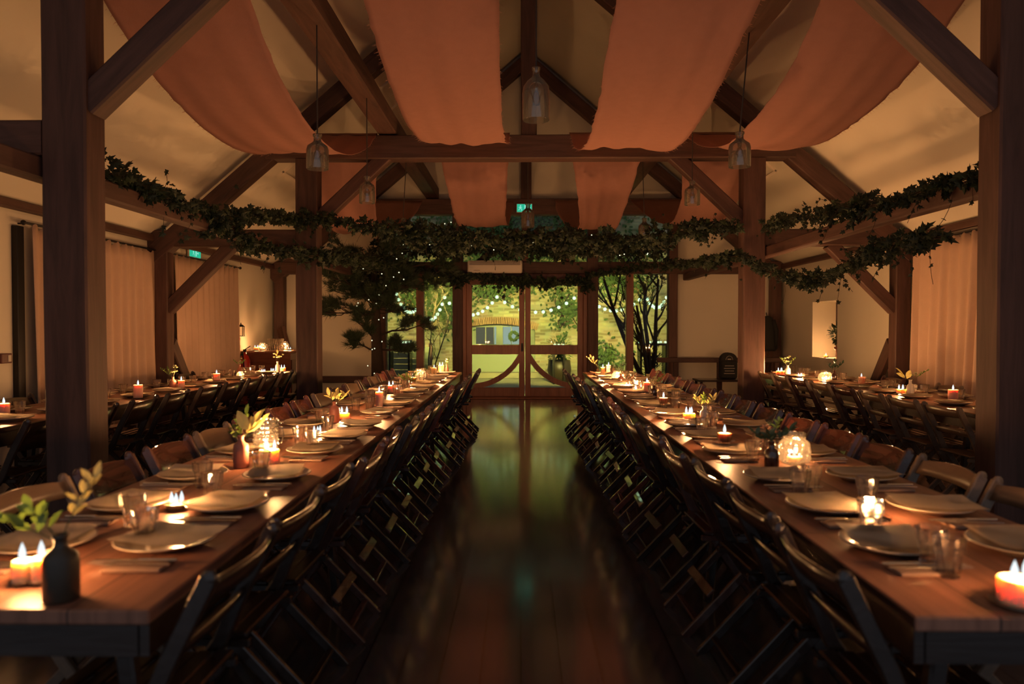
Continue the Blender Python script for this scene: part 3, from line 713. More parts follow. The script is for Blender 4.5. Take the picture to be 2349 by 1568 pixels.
def setting(key, sd, d, o_idx, phrase, cutlery=True):
    x0, x1 = TABLES[key][:2]; x = (x1 - .19) if sd > 0 else (x0 + .19)
    x += rc.uniform(-.008, .008); d += rc.uniform(-.015, .015)
    who = '%s from the garden doors, %s' % (ORD[o_idx], phrase)
    put('dinner_plate', plate_me, (x, d, TT + .0005), rc.random() * 6, 'cream plate, ' + who, 'plate', 'dinner plates')
    put('napkin', rc.choice(nap_me), (x + rc.uniform(-.012, .012), d + rc.uniform(-.01, .01), TT + .0015), rc.uniform(-.25, .25) + (PI / 2 if rc.random() < .5 else 0), 'napkin on the plate ' + who, 'napkin', 'cream napkins')
    if cutlery:
        xe = x1 - .085 if sd > 0 else x0 + .085
        a = sd * PI / 2
        put('side_napkin', fo_me, (x + sd * .02, d - .195, TT + .0005), a, 'folded cloth beside plate ' + who, 'napkin', 'folded side cloths')
        put('knife', kn_me, (x + sd * .01, d - .178, TT + .0115), a + rc.uniform(-.04, .04), 'knife beside plate ' + who, 'knife', 'table knives')
        put('fork', fk_me, (x + sd * .01, d - .212, TT + .0115), a + rc.uniform(-.04, .04), 'fork beside plate ' + who, 'fork', 'table forks')
for key in ('TL', 'TR'):
    for sd in (-1, 1):
        inner = (sd > 0) == (key == 'TL')
        for i, d in enumerate(DS): setting(key, sd, d, len(DS) - 1 - i, '%s, %s edge' % (SHORT[key], 'aisle' if inner else 'outer'), cutlery=(d < 8))
for key, ds in (('LW', WS), ('RW', WS[1:])):
    for sd in (-1, 1):
        inner = (sd > 0) == (key == 'LW')
        for i, d in enumerate(ds): setting(key, sd, d, len(ds) - 1 - i, '%s, %s edge' % (SHORT[key], 'aisle' if inner else 'curtain'), cutlery=False)

# ------------------------------------------------------------------ candles, lanterns
flame_bm = NEW(); lathe(flame_bm, [(0, 0), (.006, .005), (.0082, .014), (.0068, .026), (.003, .038), (0, .046)], 10)
f_ = finish('flame', flame_bm, M['flame'], smooth=True); flame_me = f_.data; bpy.data.objects.remove(f_)
CANDLES = []
def add_flame(parent, x, y, z, s=1.0):
    bm = NEW(); sweep(bm, [(x, y, z - .001), (x + .001, y, z + .008)], .0012, 5); finish('wick', bm, M['wick'], parent)
    o = bpy.data.objects.new('flame', flame_me); COL.objects.link(o); o.parent = parent; o.location = (x, y, z + .005); o.scale = (s, s, s)
def candle_light(parent, z, watts):
    p = parent.location; k = (.85 if p.x < 0 else .7) if p.y < 4 else (1.1 if p.x < 0 else .9) if p.y < 7.5 else 2.5 if p.x < 0 else 2.7    # glow power scaled by hall zone, boosted far down to brighten the walls
    if abs(p.x) > 3: k = (.6 if p.x < 0 else .4) if p.y < 8 else .85 if p.x < 0 else 1.9
    lamp('candle_glow', 'POINT', (0, 0, z), watts * CANDLE_W * k, WARM, parent=parent, size=.018)
def pillar(px, py, rad, h, wicks, label, m='wax', saucer=True, power=1.0, z=None, hold=None):
    z = TT if z is None else z
    p = G(px, py, z) if not isinstance(px, Vector) else px
    t = thing('pillar_candle', label, 'candle', (p.x, p.y, z + .0005), group='pillar candles')
    zo = 0
    if saucer:
        bm = NEW(); lathe(bm, [(0, 0), (rad * 1.1, 0), (rad * 1.35, .008), (rad * 1.3, .010), (rad * 1.05, .005), (0, .005)], 24); finish('saucer', bm, M['tin'], t, smooth=True); zo = .0055
    bm = NEW(); lathe(bm, [(0, zo), (rad * .96, zo), (rad, zo + .004), (rad, zo + h - .004), (rad * .94, zo + h), (rad * .8, zo + h - .002), (rad * .6, zo + h - .007), (0, zo + h - .009)], 28)
    finish('wax_body', bm, M[m], t, smooth=True)
    for k in range(wicks):
        a = 2 * PI * k / max(wicks, 1) + .5; rr = 0 if wicks == 1 else rad * .5
        add_flame(t, rr * math.cos(a), rr * math.sin(a), zo + h - .008, 1.0 if wicks == 1 else 1.05)
    candle_light(t, zo + h + .028, power * (1 if wicks == 1 else .65 * wicks))
    return t
def tealights(px, py, rad, n, label, power=1.0, z=None, h=.02):
    z = TT if z is None else z; p = G(px, py, z) if not isinstance(px, Vector) else px
    t = thing('tealight_dish', label, 'tealight dish', (p.x, p.y, z + .0005), group='multi-flame candle dishes')
    bm = NEW(); lathe(bm, [(0, 0), (rad * .7, 0), (rad, h), (rad * .95, h + .002), (rad * .7, .004), (0, .004)], 24); finish('dish', bm, M['tin'], t, smooth=True)
    bm = NEW(); lathe(bm, [(0, .0045), (rad * .72, .0045), (rad * .88, h - .004), (0, h - .005)], 24); finish('wax_fill', bm, M['wax'], t, smooth=True)
    for k in range(n):
        a = 2 * PI * k / n + .9; rr = rad * .45 if n > 1 else 0; add_flame(t, rr * math.cos(a), rr * math.sin(a), h - .005, .9)
    candle_light(t, h + .028, power * .55 * n)
    return t
def lantern(px, py, rad, h, label, z=None, power=.8, shape='jar', n=20, m='jarglass'):
    z = TT if z is None else z; p = G(px, py, z) if not isinstance(px, Vector) else px
    t = thing('glass_lantern', label, 'lantern', (p.x, p.y, z + .0005), group='glass candle lanterns')
    if shape == 'jar': prof = [(0, 0), (rad * .8, 0), (rad * .97, h * .12), (rad, h * .4), (rad * .92, h * .68), (rad * .66, h * .8), (rad * .66, h * .92), (rad * .72, h * .97), (rad * .70, h)]
    elif shape == 'bowl': prof = [(0, 0), (rad * .6, 0), (rad * .95, h * .25), (rad, h * .5), (rad * .85, h * .8), (rad * .6, h * .95), (rad * .62, h)]
    else:
        prof = [(0, 0), (rad * .9, 0)]
        for k in range(7):
            a = h * (k + .1) / 7.2; prof += [(rad * .93, a + .001), (rad * 1.0, a + h * .04), (rad * 1.0, a + h * .09), (rad * .93, a + h * .13)]
        prof += [(rad * .86, h)]
    wall = prof + [(r - .003, z_ + (.003 if r < rad * .5 and z_ < .01 else 0)) for r, z_ in prof[::-1] if r > .004]
    bm = NEW(); lathe(bm, wall + [(0, .004)], n); finish('glass_body', bm, M[m], t, smooth=True)
    if shape == 'ribbed':
        bm = NEW(); sweep(bm, [(rad * .95, 0, h * .78), (rad * 1.3, 0, h * .74), (rad * 1.42, 0, h * .5), (rad * 1.25, 0, h * .28), (rad * .95, 0, h * .24)], .005, 8); finish('handle', bm, M[m], t, smooth=True)
    bm = NEW(); lathe(bm, [(0, .006), (rad * .45, .006), (rad * .45, .03), (0, .028)], 18); finish('inner_candle', bm, M['wax'], t, smooth=True)
    add_flame(t, 0, 0, .028); candle_light(t, .058, power)
    return t
def cup_candle(px, py, h, label, m='waxpink', power=1.0):
    """a short candle standing in an upturned tumbler"""
    p = G(px, py)
    t = thing('candle_glass', label, 'candle', (p.x, p.y, TT + .0005), group='candles standing in tumblers')
    bm = NEW(); lathe(bm, [(0, .003), (.022, .003), (.024, 0), (.026, .004), (.028, .03), (.032, .05), (.037, .058), (.0385, .085), (.0365, .085), (.033, .058), (.026, .04), (.023, .012), (0, .011)], 18, facet=.07); finish('glass_holder', bm, M['glass'], t)
    bm = NEW(); lathe(bm, [(0, .0435), (.026, .0435), (.027, .055), (.033, .07), (.033, .075 + h), (.02, .07 + h), (0, .068 + h)], 22); finish('wax_body', bm, M[m], t, smooth=True)
    add_flame(t, 0, 0, .069 + h); candle_light(t, .10 + h, power); return t
S = SHORT
# aisle table, pine tree side
pillar(52, 1338, .023, .052, 1, 'small orange pillar candle beside the dark vase, outer one of the pair', power=.5)
pillar(96, 1336, .023, .056, 1, 'small orange pillar candle touching the dark vase at the table end', power=.6)
tealights(405, 1168, .040, 3, 'three-flame tealight dish between the second row of plates, ' + S['TL'], power=.7)
pillar(618, 1068, .045, .068, 3, 'wide three-wick white candle beside the big terracotta bottle', power=1.1)
lantern(610, 1036, .062, .165, 'tall ribbed glass jug lantern behind the three-wick candle', shape='ribbed', power=.5)
tealights(728, 1000, .042, 3, 'three-flame tealight dish before the tall terracotta bottle with pale leaves')
pillar(790, 963, .034, .042, 2, 'two-wick white candle beside the smaller terracotta bottle')
pillar(870, 935, .030, .118, 1, 'tall blush pillar candle halfway along the ' + S['TL'], m='waxpink')
pillar(897, 902, .036, .07, 2, 'two-wick blush candle just behind the tall pillar, ' + S['TL'], m='waxpink')
cup_candle(947, 884, .012, 'white candle in a footed tumbler, ' + S['TL'], m='wax')
lantern(963, 868, .075, .12, 'round glass jar lantern near the doors, ' + S['TL'], power=.8)
pillar(996, 860, .03, .09, 1, 'pillar candle near the doors end, ' + S['TL'], m='wax')
pillar(1012, 857, .04, .11, 2, 'brightest two-wick candle at the doors end, ' + S['TL'], m='wax')
# aisle table, rucksack side
pillar(2340, 1388, .046, .055, 2, 'wide two-wick candle at the camera end of the ' + S['TR'], power=.5)
tealights(1996, 1187, .042, 3, 'three-flame tealight dish hidden behind a tumbler, ' + S['TR'], power=.7)
lantern(1822, 1062, .072, .14, 'big bumpy glass jar lantern beside the dark brown bottle', power=.9)
cup_candle(1662, 1032, .012, 'short candle on a tumbler before the brown bottle, ' + S['TR'])
pillar(1581, 965, .040, .045, 3, 'three-wick white candle on a dish beside the cream bottle, ' + S['TR'])
cup_candle(1522, 938, .012, 'short candle in a tumbler halfway along the ' + S['TR'])
pillar(1484, 902, .030, .10, 1, 'tall blush pillar candle with jagged rim, ' + S['TR'], m='waxpink')
tealights(1442, 890, .045, 3, 'flickering tealight cluster before the blush pillar, ' + S['TR'])
tealights(1460, 885, .040, 2, 'two-flame tealight dish behind the tealight cluster, ' + S['TR'])
lantern(1416, 872, .070, .11, 'glass jar lantern glowing near the doors, ' + S['TR'], power=1.0)
pillar(1383, 861, .026, .10, 1, 'slim white candle near the doors end, ' + S['TR'])
pillar(1396, 859, .03, .12, 1, 'blush pillar candle near the doors end, ' + S['TR'], m='waxpink')
# exit sign wall table
pillar(317, 914, .038, .115, 1, 'thick blush pillar candle before the red chair, ' + S['LW'], m='waxpink')
pillar(416, 893, .032, .085, 1, 'blush pillar candle beside the white flowers, ' + S['LW'], m='waxpink')
pillar(497, 878, .037, .10, 1, 'blush pillar candle with a glass globe behind it, ' + S['LW'], m='waxpink')
lantern(551, 867, .045, .08, 'small glass lantern before the flower bottle, ' + S['LW'], shape='bowl', power=1)
tealights(604, 856, .05, 3, 'three-flame tealight dish near the sideboard, ' + S['LW'])
tealights(625, 854, .045, 3, 'second tealight dish close to the end of the ' + S['LW'])
pillar(649, 852, .038, .05, 2, 'white candle in front of the sideboard at the far table end')
# niche wall table
pillar(1790, 861, .05, .055, 3, 'wide white candle at the doors end, ' + S['RW'])
tealights(1836, 866, .05, 3, 'three-flame tealight dish second from the doors, ' + S['RW'])
lantern(1894, 876, .085, .11, 'bumpy glass bowl lantern beside the small brown bottle', shape='bowl', power=.9)
pillar(1976, 884, .030, .085, 1, 'blush pillar candle alone halfway along the ' + S['RW'], m='waxpink')
pillar(2068, 905, .042, .045, 3, 'three-wick white candle beside the cream bottle, ' + S['RW'])
pillar(2186, 921, .038, .095, 1, 'blush pillar candle beside the front post, ' + S['RW'], m='waxpink')
# candles behind the front posts, on the parts of the wall tables that run on toward the camera
pillar(Vector((-3.56, 5.05, TT)), 0, .036, .09, 1, 'blush pillar candle hidden by the front post, ' + S['LW'], m='waxpink')
pillar(Vector((3.60, 4.55, TT)), 0, .036, .09, 1, 'blush pillar candle behind the front post, ' + S['RW'], m='waxpink')

# ------------------------------------------------------------------ bottles with sprigs
def leaf_face(bm, p, d, n, L, W, mi=0):
    d = d.normalized(); s = d.cross(n)
    if s.length < 1e-4: s = d.cross(Vector((1, 0, 0)))
    s.normalize(); n2 = s.cross(d)
    pr = [(0, 0), (.25, .42), (.55, .5), (.82, .28), (1, 0)]
    mid = [bm.verts.new(p + d * L * a - n2 * L * .18 * a * a) for a, _ in pr]
    lo = [bm.verts.new(p + d * L * a + s * W * b - n2 * L * (.18 * a * a - .05)) for a, b in pr[1:-1]]
    ro = [bm.verts.new(p + d * L * a - s * W * b - n2 * L * (.18 * a * a - .05)) for a, b in pr[1:-1]]
    for side in (lo, ro):
        fs = [(mid[0], side[0], mid[1]), (mid[1], side[0], side[1], mid[2]), (mid[2], side[1], side[2], mid[3]), (mid[3], side[2], mid[4])]
        for f in fs: q = bm.faces.new(f); q.material_index = mi
BOT = {'terra': [(0, 0), (.92, 0), (1, .03), (1, .60), (.92, .70), (.5, .78), (.36, .84), (.36, .93), (.45, .95), (.45, 1), (.3, 1), (.28, .9)],
       'slim': [(0, 0), (.95, 0), (1, .02), (1, .58), (.85, .68), (.45, .76), (.42, .95), (.5, .97), (.5, 1), (.36, 1), (.34, .9)],
       'round': [(0, 0), (.6, 0), (.95, .2), (1, .42), (.8, .64), (.42, .74), (.38, .94), (.48, 1), (.3, 1), (.28, .9)]}
def bottle_vase(px, py, rad, h, m, shape, label, sprigs, z=None, seed=1, part='bottle'):
    z = TT if z is None else z; p = G(px, py, z) if not isinstance(px, Vector) else px; rr = random.Random(seed)
    t = thing('bottle_vase', label, 'vase', (p.x, p.y, z + .0005), group='bottle vases with sprigs')
    bm = NEW(); lathe(bm, [(a * rad, b * h) for a, b in BOT[shape]], 26); finish('bottle', bm, M[m], t, smooth=True)
    for kind, ang, tilt, L in sprigs:
        d = Vector((math.cos(ang) * math.sin(tilt), math.sin(ang) * math.sin(tilt), math.cos(tilt))); p0 = Vector((0, 0, h * .85)); bend = Vector((math.cos(ang), math.sin(ang), -.2)) * L * .22
        pts = [p0 + d * L * u + bend * u * u for u in (0, .25, .5, .75, 1)]
        pts = [Vector((0, 0, h * .3))] + pts
        bm = NEW(); sweep(bm, pts, .0018, 5); s_ = finish('stem', bm, M['stem'], t)
        bm = NEW()
        if kind == 'bloom':
            c = pts[-1]
            for k in range(46):
                v = Vector((rr.gauss(0, 1), rr.gauss(0, 1), rr.gauss(0, 1))).normalized(); leaf_face(bm, c + v * .016, v, Vector((0, 0, 1)), .016, .018)
            finish('flower', bm, M['leaf'] if m == 'terra' else M['petalwhite'], t)
        elif kind in ('white', 'peach'):
            for q in range(3 if kind == 'white' else 2):
                c = pts[-1 - (q % 3)] + Vector((rr.uniform(-.02, .02), rr.uniform(-.02, .02), rr.uniform(-.01, .02)))
                for k in range(12):
                    a = 2.4 * k; v = Vector((math.cos(a) * (.4 + k * .05), math.sin(a) * (.4 + k * .05), 1 - k * .05)); leaf_face(bm, c, v, Vector((0, 0, 1)), .024 if kind == 'white' else .032, .018)
            finish('flower', bm, M['petalwhite' if kind == 'white' else 'petal'], t)
        else:
            mm, LL, WW, nl = {'pale': ('leafpale', .055, .026, 4), 'green': ('leaf', .05, .022, 6), 'small': ('leaf', .026, .012, 12), 'dark': ('leafdark', .045, .02, 7), 'big': ('leafpale', .095, .05, 3), 'sage': ('leafpale', .042, .016, 11)}[kind]
            for k in range(nl):
                u = .35 + .65 * (k + 1) / nl; i = min(int(u * 4), 3); q = pts[1 + i].lerp(pts[min(2 + i, len(pts) - 1)], u * 4 - i if i < 4 else 1)
                a = k * 2.4 + rr.random(); v = Vector((math.cos(a), math.sin(a), rr.uniform(.1, .9))) + d * .7
                if k == nl - 1: v = d + Vector((0, 0, .2))
                leaf_face(bm, q, v, Vector((rr.uniform(-.3, .3), rr.uniform(-1, -.2), .8)), LL * rr.uniform(.8, 1.15), WW)
            finish('leaf_spray', bm, M[mm], t)
    return t
bottle_vase(141, 1375, .038, .15, 'darkpot', 'terra', 'dark stoneware bottle with pale sage sprig at the camera end', [('sage', .6, .25, .15), ('green', PI, 1.05, .12), ('green', PI * .9, .75, .10)], seed=3)
bottle_vase(553, 1072, .033, .145, 'terra', 'terra', 'big terracotta bottle with a green bloom beside the ribbed jug', [('bloom', PI, .35, .045), ('big', 0.1, .55, .06), ('pale', .2, .7, .10), ('green', 1.4, .2, .11)], seed=4)
bottle_vase(767, 968, .034, .135, 'terra', 'terra', 'smaller terracotta bottle with pale pointed leaves, ' + S['TL'], [('pale', PI, .3, .06), ('sage', 0, .7, .09), ('pale', 1.2, .2, .07)], seed=5)
bottle_vase(935, 893, .03, .07, 'glass', 'round', 'low glass vase of green sprigs among the far candles, ' + S['TL'], [('small', PI, .6, .10), ('green', 0, .5, .10), ('small', 2, .2, .1), ('small', 4, .7, .1)], seed=6)
bottle_vase(1025, 857, .026, .12, 'terra', 'slim', 'narrow bottle with a sprig at the doors end, ' + S['TL'], [('small', 1, .2, .1), ('white', 2, .3, .08)], seed=7)
bottle_vase(1770, 1077, .031, .125, 'amber', 'slim', 'dark brown bottle with a peach flower beside the jar lantern', [('peach', 1.6, .15, .07), ('dark', PI, .8, .08), ('dark', 0, .7, .09), ('small', .6, .2, .11), ('dark', 4, .5, .06)], seed=8)
bottle_vase(1615, 970, .026, .11, 'white_pot', 'terra', 'cream bottle with small green leaves, ' + S['TR'], [('sage', PI, .5, .07), ('sage', 0, .55, .08), ('small', 1.4, .2, .09)], seed=9)
bottle_vase(1500, 912, .028, .11, 'amber', 'slim', 'brown bottle of small cream flowers behind the blush pillar, ' + S['TR'], [('white', PI, .35, .10), ('small', 0, .5, .12), ('white', 1, .2, .12)], seed=10)
bottle_vase(1424, 880, .03, .11, 'amber', 'slim', 'brown bottle with dark leaves near the doors, ' + S['TR'], [('dark', 1, .2, .12), ('dark', 3, .4, .1)], seed=11)
bottle_vase(1372, 858, .022, .10, 'glass', 'slim', 'clear bottle with long pale leaves at the doors end, ' + S['TR'], [('sage', PI, .65, .17), ('pale', PI, .4, .15)], seed=12)
bottle_vase(397, 893, .032, .125, 'terra', 'terra', 'pink bottle of small white flowers, ' + S['LW'], [('white', .3, .15, .10), ('white', 1.5, .25, .13), ('small', PI, .7, .13), ('small', 2.6, .5, .12)], seed=13)
bottle_vase(550, 861, .035, .14, 'terra', 'round', 'round pink bottle with a small spiky sprig, ' + S['LW'], [('small', PI, .6, .09), ('small', 0, .5, .09), ('white', 1, .1, .09)], seed=14)
bottle_vase(637, 854, .03, .15, 'white_pot', 'slim', 'slim bottle of cream roses before the sideboard, ' + S['LW'], [('white', PI, .3, .12), ('white', 0, .25, .12), ('pale', 2, .2, .15)], seed=15)
bottle_vase(1807, 863, .035, .14, 'white_pot', 'terra', 'pale bottle with fluffy green flowers, ' + S['RW'], [('small', PI, .5, .13), ('white', 1, .2, .13), ('small', 0, .5, .12), ('white', 2, .3, .1)], seed=16)
bottle_vase(1914, 878, .03, .14, 'amber', 'slim', 'small brown bottle with dark leaves, ' + S['RW'], [('dark', PI, .5, .10), ('dark', 0, .5, .12), ('dark', 1.2, .2, .12)], seed=17)
bottle_vase(2088, 909, .03, .15, 'white_pot', 'slim', 'cream bottle with a folded pale leaf, ' + S['RW'], [('big', PI, .7, .07), ('white', .4, .2, .08), ('small', 0, .8, .16)], seed=18)

# ------------------------------------------------------------------ tumblers
def tumbler(x, y, z, label): put('tumbler', glass_me, (x, y, z), rc.random(), label, 'glass', 'faceted tumblers')
taken = [(o.location.x, o.location.y) for o in COL.objects if o.get('category') in ('candle', 'vase', 'lantern', 'tealight dish')]
def near_xy(px, py): p = G(px, py); return p.x, p.y
def free(x, y, r=.075): return all(math.hypot(x - a, y - b) > r for a, b in taken)
TL_G = [(332, 1246, 'tumbler before the front plate on the aisle edge'), (306, 1206, 'tumbler behind the front tumbler'), (487, 1146, 'tumbler between the second and third plates'), (465, 1118, 'tumbler with a dark shadow by the outer third plate'),
        (600, 1090, 'tumbler in front of the three-wick candle'), (688, 1022, 'tumbler beside the tealight dish, outer one'), (716, 1033, 'tumbler before the tealight dish'), (752, 992, 'tumbler behind the tealight dish, aisle one'), (736, 978, 'tumbler in front of the small terracotta bottle')]
TR_G = [(2176, 1322, 'lone front tumbler beside the two-wick candle'), (1996, 1222, 'tumbler in front of the hidden tealights'), (1990, 1160, 'tumbler behind the hidden tealights'), (1836, 1140, 'tumbler before the jar lantern, aisle one'), (1862, 1125, 'tumbler before the jar lantern, outer one'),
        (1727, 1060, 'tumbler on the aisle edge of the brown bottle'), (1744, 1040, 'tumbler just behind the brown bottle'), (1610, 998, 'tumbler beyond the cup candle'), (1634, 982, 'tumbler beside the cream bottle')]
for key, lst in (('TL', TL_G), ('TR', TR_G)):
    ymax = 0
    for px, py, lab in lst:
        x, y = near_xy(px, py); taken.append((x, y)); tumbler(x, y, TT + .0005, lab + ', ' + S[key]); ymax = max(ymax, y)
x, y = near_xy(2176, 1322); tumbler(x + .004, y + .086, TT + .0005, 'tumbler right behind the lone front tumbler, ' + S['TR']); taken.append((x, y + .086))
for key in TABLES:
    x0, x1 = TABLES[key][:2]; xc = (x0 + x1) / 2; ds = DS if key in ('TL', 'TR') else WS[1:]
    gaps = [((a + b) / 2) for a, b in zip(ds, ds[1:]) if (a + b) / 2 > (4.7 if key in ('TL', 'TR') else 4.6)] + [10.0]
    for i, d in enumerate(gaps):
        for s in (-1, 1):
            for tr in range(8):
                x, y = xc + s * .052 + rc.uniform(-.01, .01), d + s * .03 + rc.uniform(-.06, .06)
                if free(x, y, .088): break
            else: continue
            taken.append((x, y)); inner = (s > 0) == (key in ('TL', 'LW'))
            tumbler(x, y, TT + .0005, 'tumbler, %s gap from the doors, %s, %s' % (ORD[len(gaps) - 1 - i], 'aisle half' if inner else 'outer half', S[key]))

# ------------------------------------------------------------------ hanging demijohn lamps
def demijohn(x, d, zt, zb, rad, ztop, label, flat=0, sway=(0, 0)):
    h = zt - zb
    t = thing('demijohn_pendant', label, 'pendant lamp', (x, d, zb), group='demijohn pendants on cords')
    bm = NEW(); pr = [(rad * .97, 0), (rad, .02 * h), (rad, .52 * h), (rad * .93, .64 * h), (rad * .62, .75 * h), (rad * .3, .82 * h), (rad * .24, .88 * h), (rad * .24, .95 * h), (rad * .3, .96 * h), (rad * .3, h), (rad * .2, h)]
    if flat: pr = [(rad * .97, 0), (rad, .03 * h), (rad, .55 * h), (rad * .9, .66 * h), (rad * .55, .74 * h), (rad * .35, .8 * h), (rad * .33, .92 * h), (rad * .42, .94 * h), (rad * .42, h), (rad * .3, h)]
    lathe(bm, pr + [(r - .004, z) for r, z in pr[::-1] if z < .95 * h], 28); finish('glass_jar', bm, M['bottleglass'], t, smooth=True)
    bm = NEW(); lathe(bm, [(0, .72 * h), (.016, .72 * h), (.018, .60 * h), (.014, .54 * h), (0, .54 * h)], 14); sweep(bm, [(0, 0, .70 * h), (0, 0, h + .01)], .004, 6); finish('lamp_holder', bm, M['brass'], t, smooth=True)
    bm = NEW(); lathe(bm, [(.013, .545 * h), (.02, .5 * h), (.03, .42 * h), (.031, .36 * h), (.022, .29 * h), (0, .27 * h)], 16); finish('bulb', bm, M['bulb'], t, smooth=True)
    bm = NEW()
    for k in range(4): a = k * PI / 2; sweep(bm, [(.006 * math.cos(a), .006 * math.sin(a), .53 * h), (.014 * math.cos(a), .014 * math.sin(a), .36 * h)], .0012, 4)
    finish('filament', bm, M['brass'], t)
    bm = NEW(); sweep(bm, [(0, 0, h), (sway[0], sway[1], ztop - zb)], .006, 6); finish('cord', bm, M['cord'], t)
    return t
p1, p2 = P(1230, 155, 5.2), P(1230, 276, 5.2)
demijohn(p1.x, 5.2, p1.z, p2.z, .095, 6.35, 'large tall demijohn lamp hanging on the centre line')
for px, y0, y1, d, rr, lab, sw in ((728, 308, 388, 6.1, .09, 'square-shouldered jar lamp before the middle post, exit sign side', 0), (1697, 303, 383, 6.3, .092, 'square-shouldered jar lamp before the middle post, niche side', .075),
        (842, 404, 466, 8.04, .085, 'jar lamp over the exit sign side drape end', 0), (1588, 415, 470, 8.2, .085, 'jar lamp beside the niche side brace', 0),
        (1211, 466, 521, 10.3, .09, 'square glass jar lamp hanging before the centre exit sign', 0), (925, 500, 545, 10.6, .085, 'jar lamp among ivy on the exit sign side', .05), (1478, 500, 548, 10.9, .085, 'jar lamp among ivy on the niche side', -.03)):
    a, b = P(px, y0, d), P(px, y1, d)
    zc = 3.86 if abs(a.x - .1) > 1 else 6.3
    demijohn(a.x, d, a.z, b.z, rr, zc, lab, flat=1, sway=(sw, 0))

# ------------------------------------------------------------------ ivy garlands
IVY = [(0, -.02), (.16, -.10), (.42, -.02), (.30, .22), (.50, .48), (.22, .50), (0, 1.0), (-.22, .50), (-.50, .48), (-.30, .22), (-.42, -.02), (-.16, -.10)]
def ivy_leaf(bm, p, fwd, nrm, s, mi=0):
    f = fwd.normalized(); sd = f.cross(nrm)
    if sd.length < 1e-4: sd = f.cross(Vector((0, 1, .3)))
    sd.normalize(); n = sd.cross(f); c = bm.verts.new(p + f * s * .35 + n * s * .08)
    vs = [bm.verts.new(p + sd * x * s + f * y * s - n * s * abs(x) * .18) for x, y in IVY]
    for k in range(len(vs)):
        q = bm.faces.new((c, vs[k], vs[(k + 1) % len(vs)])); q.material_index = mi
def spline(pts, n):
    pts = [Vector(p) for p in pts]; out = []
    L = [0]
    for a, b in zip(pts, pts[1:]): L.append(L[-1] + (b - a).length)
    for i in range(n + 1):
        t = L[-1] * i / n; k = max(j for j in range(len(pts) - 1) if L[j] <= t + 1e-9); u = (t - L[k]) / max(L[k + 1] - L[k], 1e-6)
        p0 = pts[max(k - 1, 0)]; p1 = pts[k]; p2 = pts[k + 1]; p3 = pts[min(k + 2, len(pts) - 1)]
        out.append(.5 * ((2 * p1) + (p2 - p0) * u + (2 * p0 - 5 * p1 + 4 * p2 - p3) * u * u + (3 * p1 - p0 - 3 * p2 + p3) * u ** 3))
    return out
def garland(pts, dens, radf, label, seed, size=.062, tendrils=8, clumps=(), m='ivy'):
    """dens leaves per metre; radf(u) radius; clumps [(u, radius, leaves)]"""
    rr = random.Random(seed); n = 60; sp = spline(pts, n); L = sum((b - a).length for a, b in zip(sp, sp[1:]))
    t = thing('ivy_garland', label, 'garland', tuple(sp[0]), group='ivy garlands on the timber frame'); o0 = sp[0]
    sp = [p - o0 for p in sp]
    bm = NEW()
    for q in range(3):
        off = [Vector((.03 * mnoise(Vector((i * .15, seed, q))), .03 * mnoise(Vector((i * .15, seed + 9, q))), .035 * mnoise(Vector((i * .15, seed + 5, q * 2))))) for i in range(n + 1)]
        sweep(bm, [a + b for a, b in zip(sp, off)], .005, 5)
    lv = NEW()
    for q in range(tendrils):
        i = rr.randrange(2, n - 1); p = sp[i]; d = Vector((rr.uniform(-1, 1), rr.uniform(-.6, .6), rr.choice((-1.2, -.8, .7)))); L_ = rr.uniform(.12, .38); pts_ = [p]
        for k in range(5): d += Vector((rr.uniform(-.5, .5), rr.uniform(-.3, .3), rr.uniform(-.5, .2))); pts_.append(pts_[-1] + d.normalized() * L_ / 5)
        sweep(bm, pts_, .0022, 4)
        for a in pts_[2:]:
            if rr.random() < .6: ivy_leaf(lv, a, Vector((rr.uniform(-1, 1), rr.uniform(-.5, .5), rr.uniform(-1, .3))), Vector((rr.uniform(-.5, .5), -1, rr.uniform(-.5, .5))), size * rr.uniform(.5, 1))
    finish('vine_stem', bm, M['vine'], t)
    def lf(c, r):
        v = Vector((rr.gauss(0, 1), rr.gauss(0, 1), rr.gauss(0, 1))); v.normalize(); v *= r * rr.random() ** .6
        p = c + v; f = v.normalized() * .6 + Vector((rr.uniform(-1, 1), rr.uniform(-1, 1), rr.uniform(-1.1, .4)))
        ivy_leaf(lv, p, f, Vector((rr.uniform(-.8, .8), -1, rr.uniform(-.6, .8))), size * rr.uniform(.45, 1.5), 1 if rr.random() < .35 else 0)
    for k in range(int(dens * L)):
        u = rr.random(); r = radf(u)
        if rr.random() > min(1, r / .05): continue
        lf(sp[min(int(u * n), n)], r)
    for u, r, c in clumps:
        for k in range(c): lf(sp[min(int(u * n), n)] + Vector((0, 0, -r * .2)), r)
    finish('ivy_leaves', lv, [M[m], M['ivy2']], t)
    return t
def pathp(l): return [P(*q) for q in l]
nz = lambda a, b, f, s: (lambda u: max(.008, a * .6 + b * (.45 + 1.5 * mnoise(Vector((u * f * 1.7, s, 0))))))
garland(pathp([(232, 392, 5.2), (290, 412, 5.5), (340, 440, 5.8), (420, 468, 6.4), (500, 498, 7.15), (580, 492, 8.0), (640, 497, 8.9), (690, 502, 9.36)]), 300, nz(.05, .12, 7, 1), 'thick ivy garland from front post to middle post, exit sign side', 11, size=.062, tendrils=20, clumps=((.13, .10, 70), (.42, .17, 170), (.55, .12, 90)))
garland(pathp([(500, 520, 7.0), (560, 548, 7.7), (590, 562, 8.1), (640, 572, 8.6), (700, 582, 9.36)]), 230, nz(.04, .08, 6, 2), 'lower ivy swag before the middle post, exit sign side', 12, size=.062, tendrils=14, clumps=((.3, .11, 70), (.5, .06, 20)))
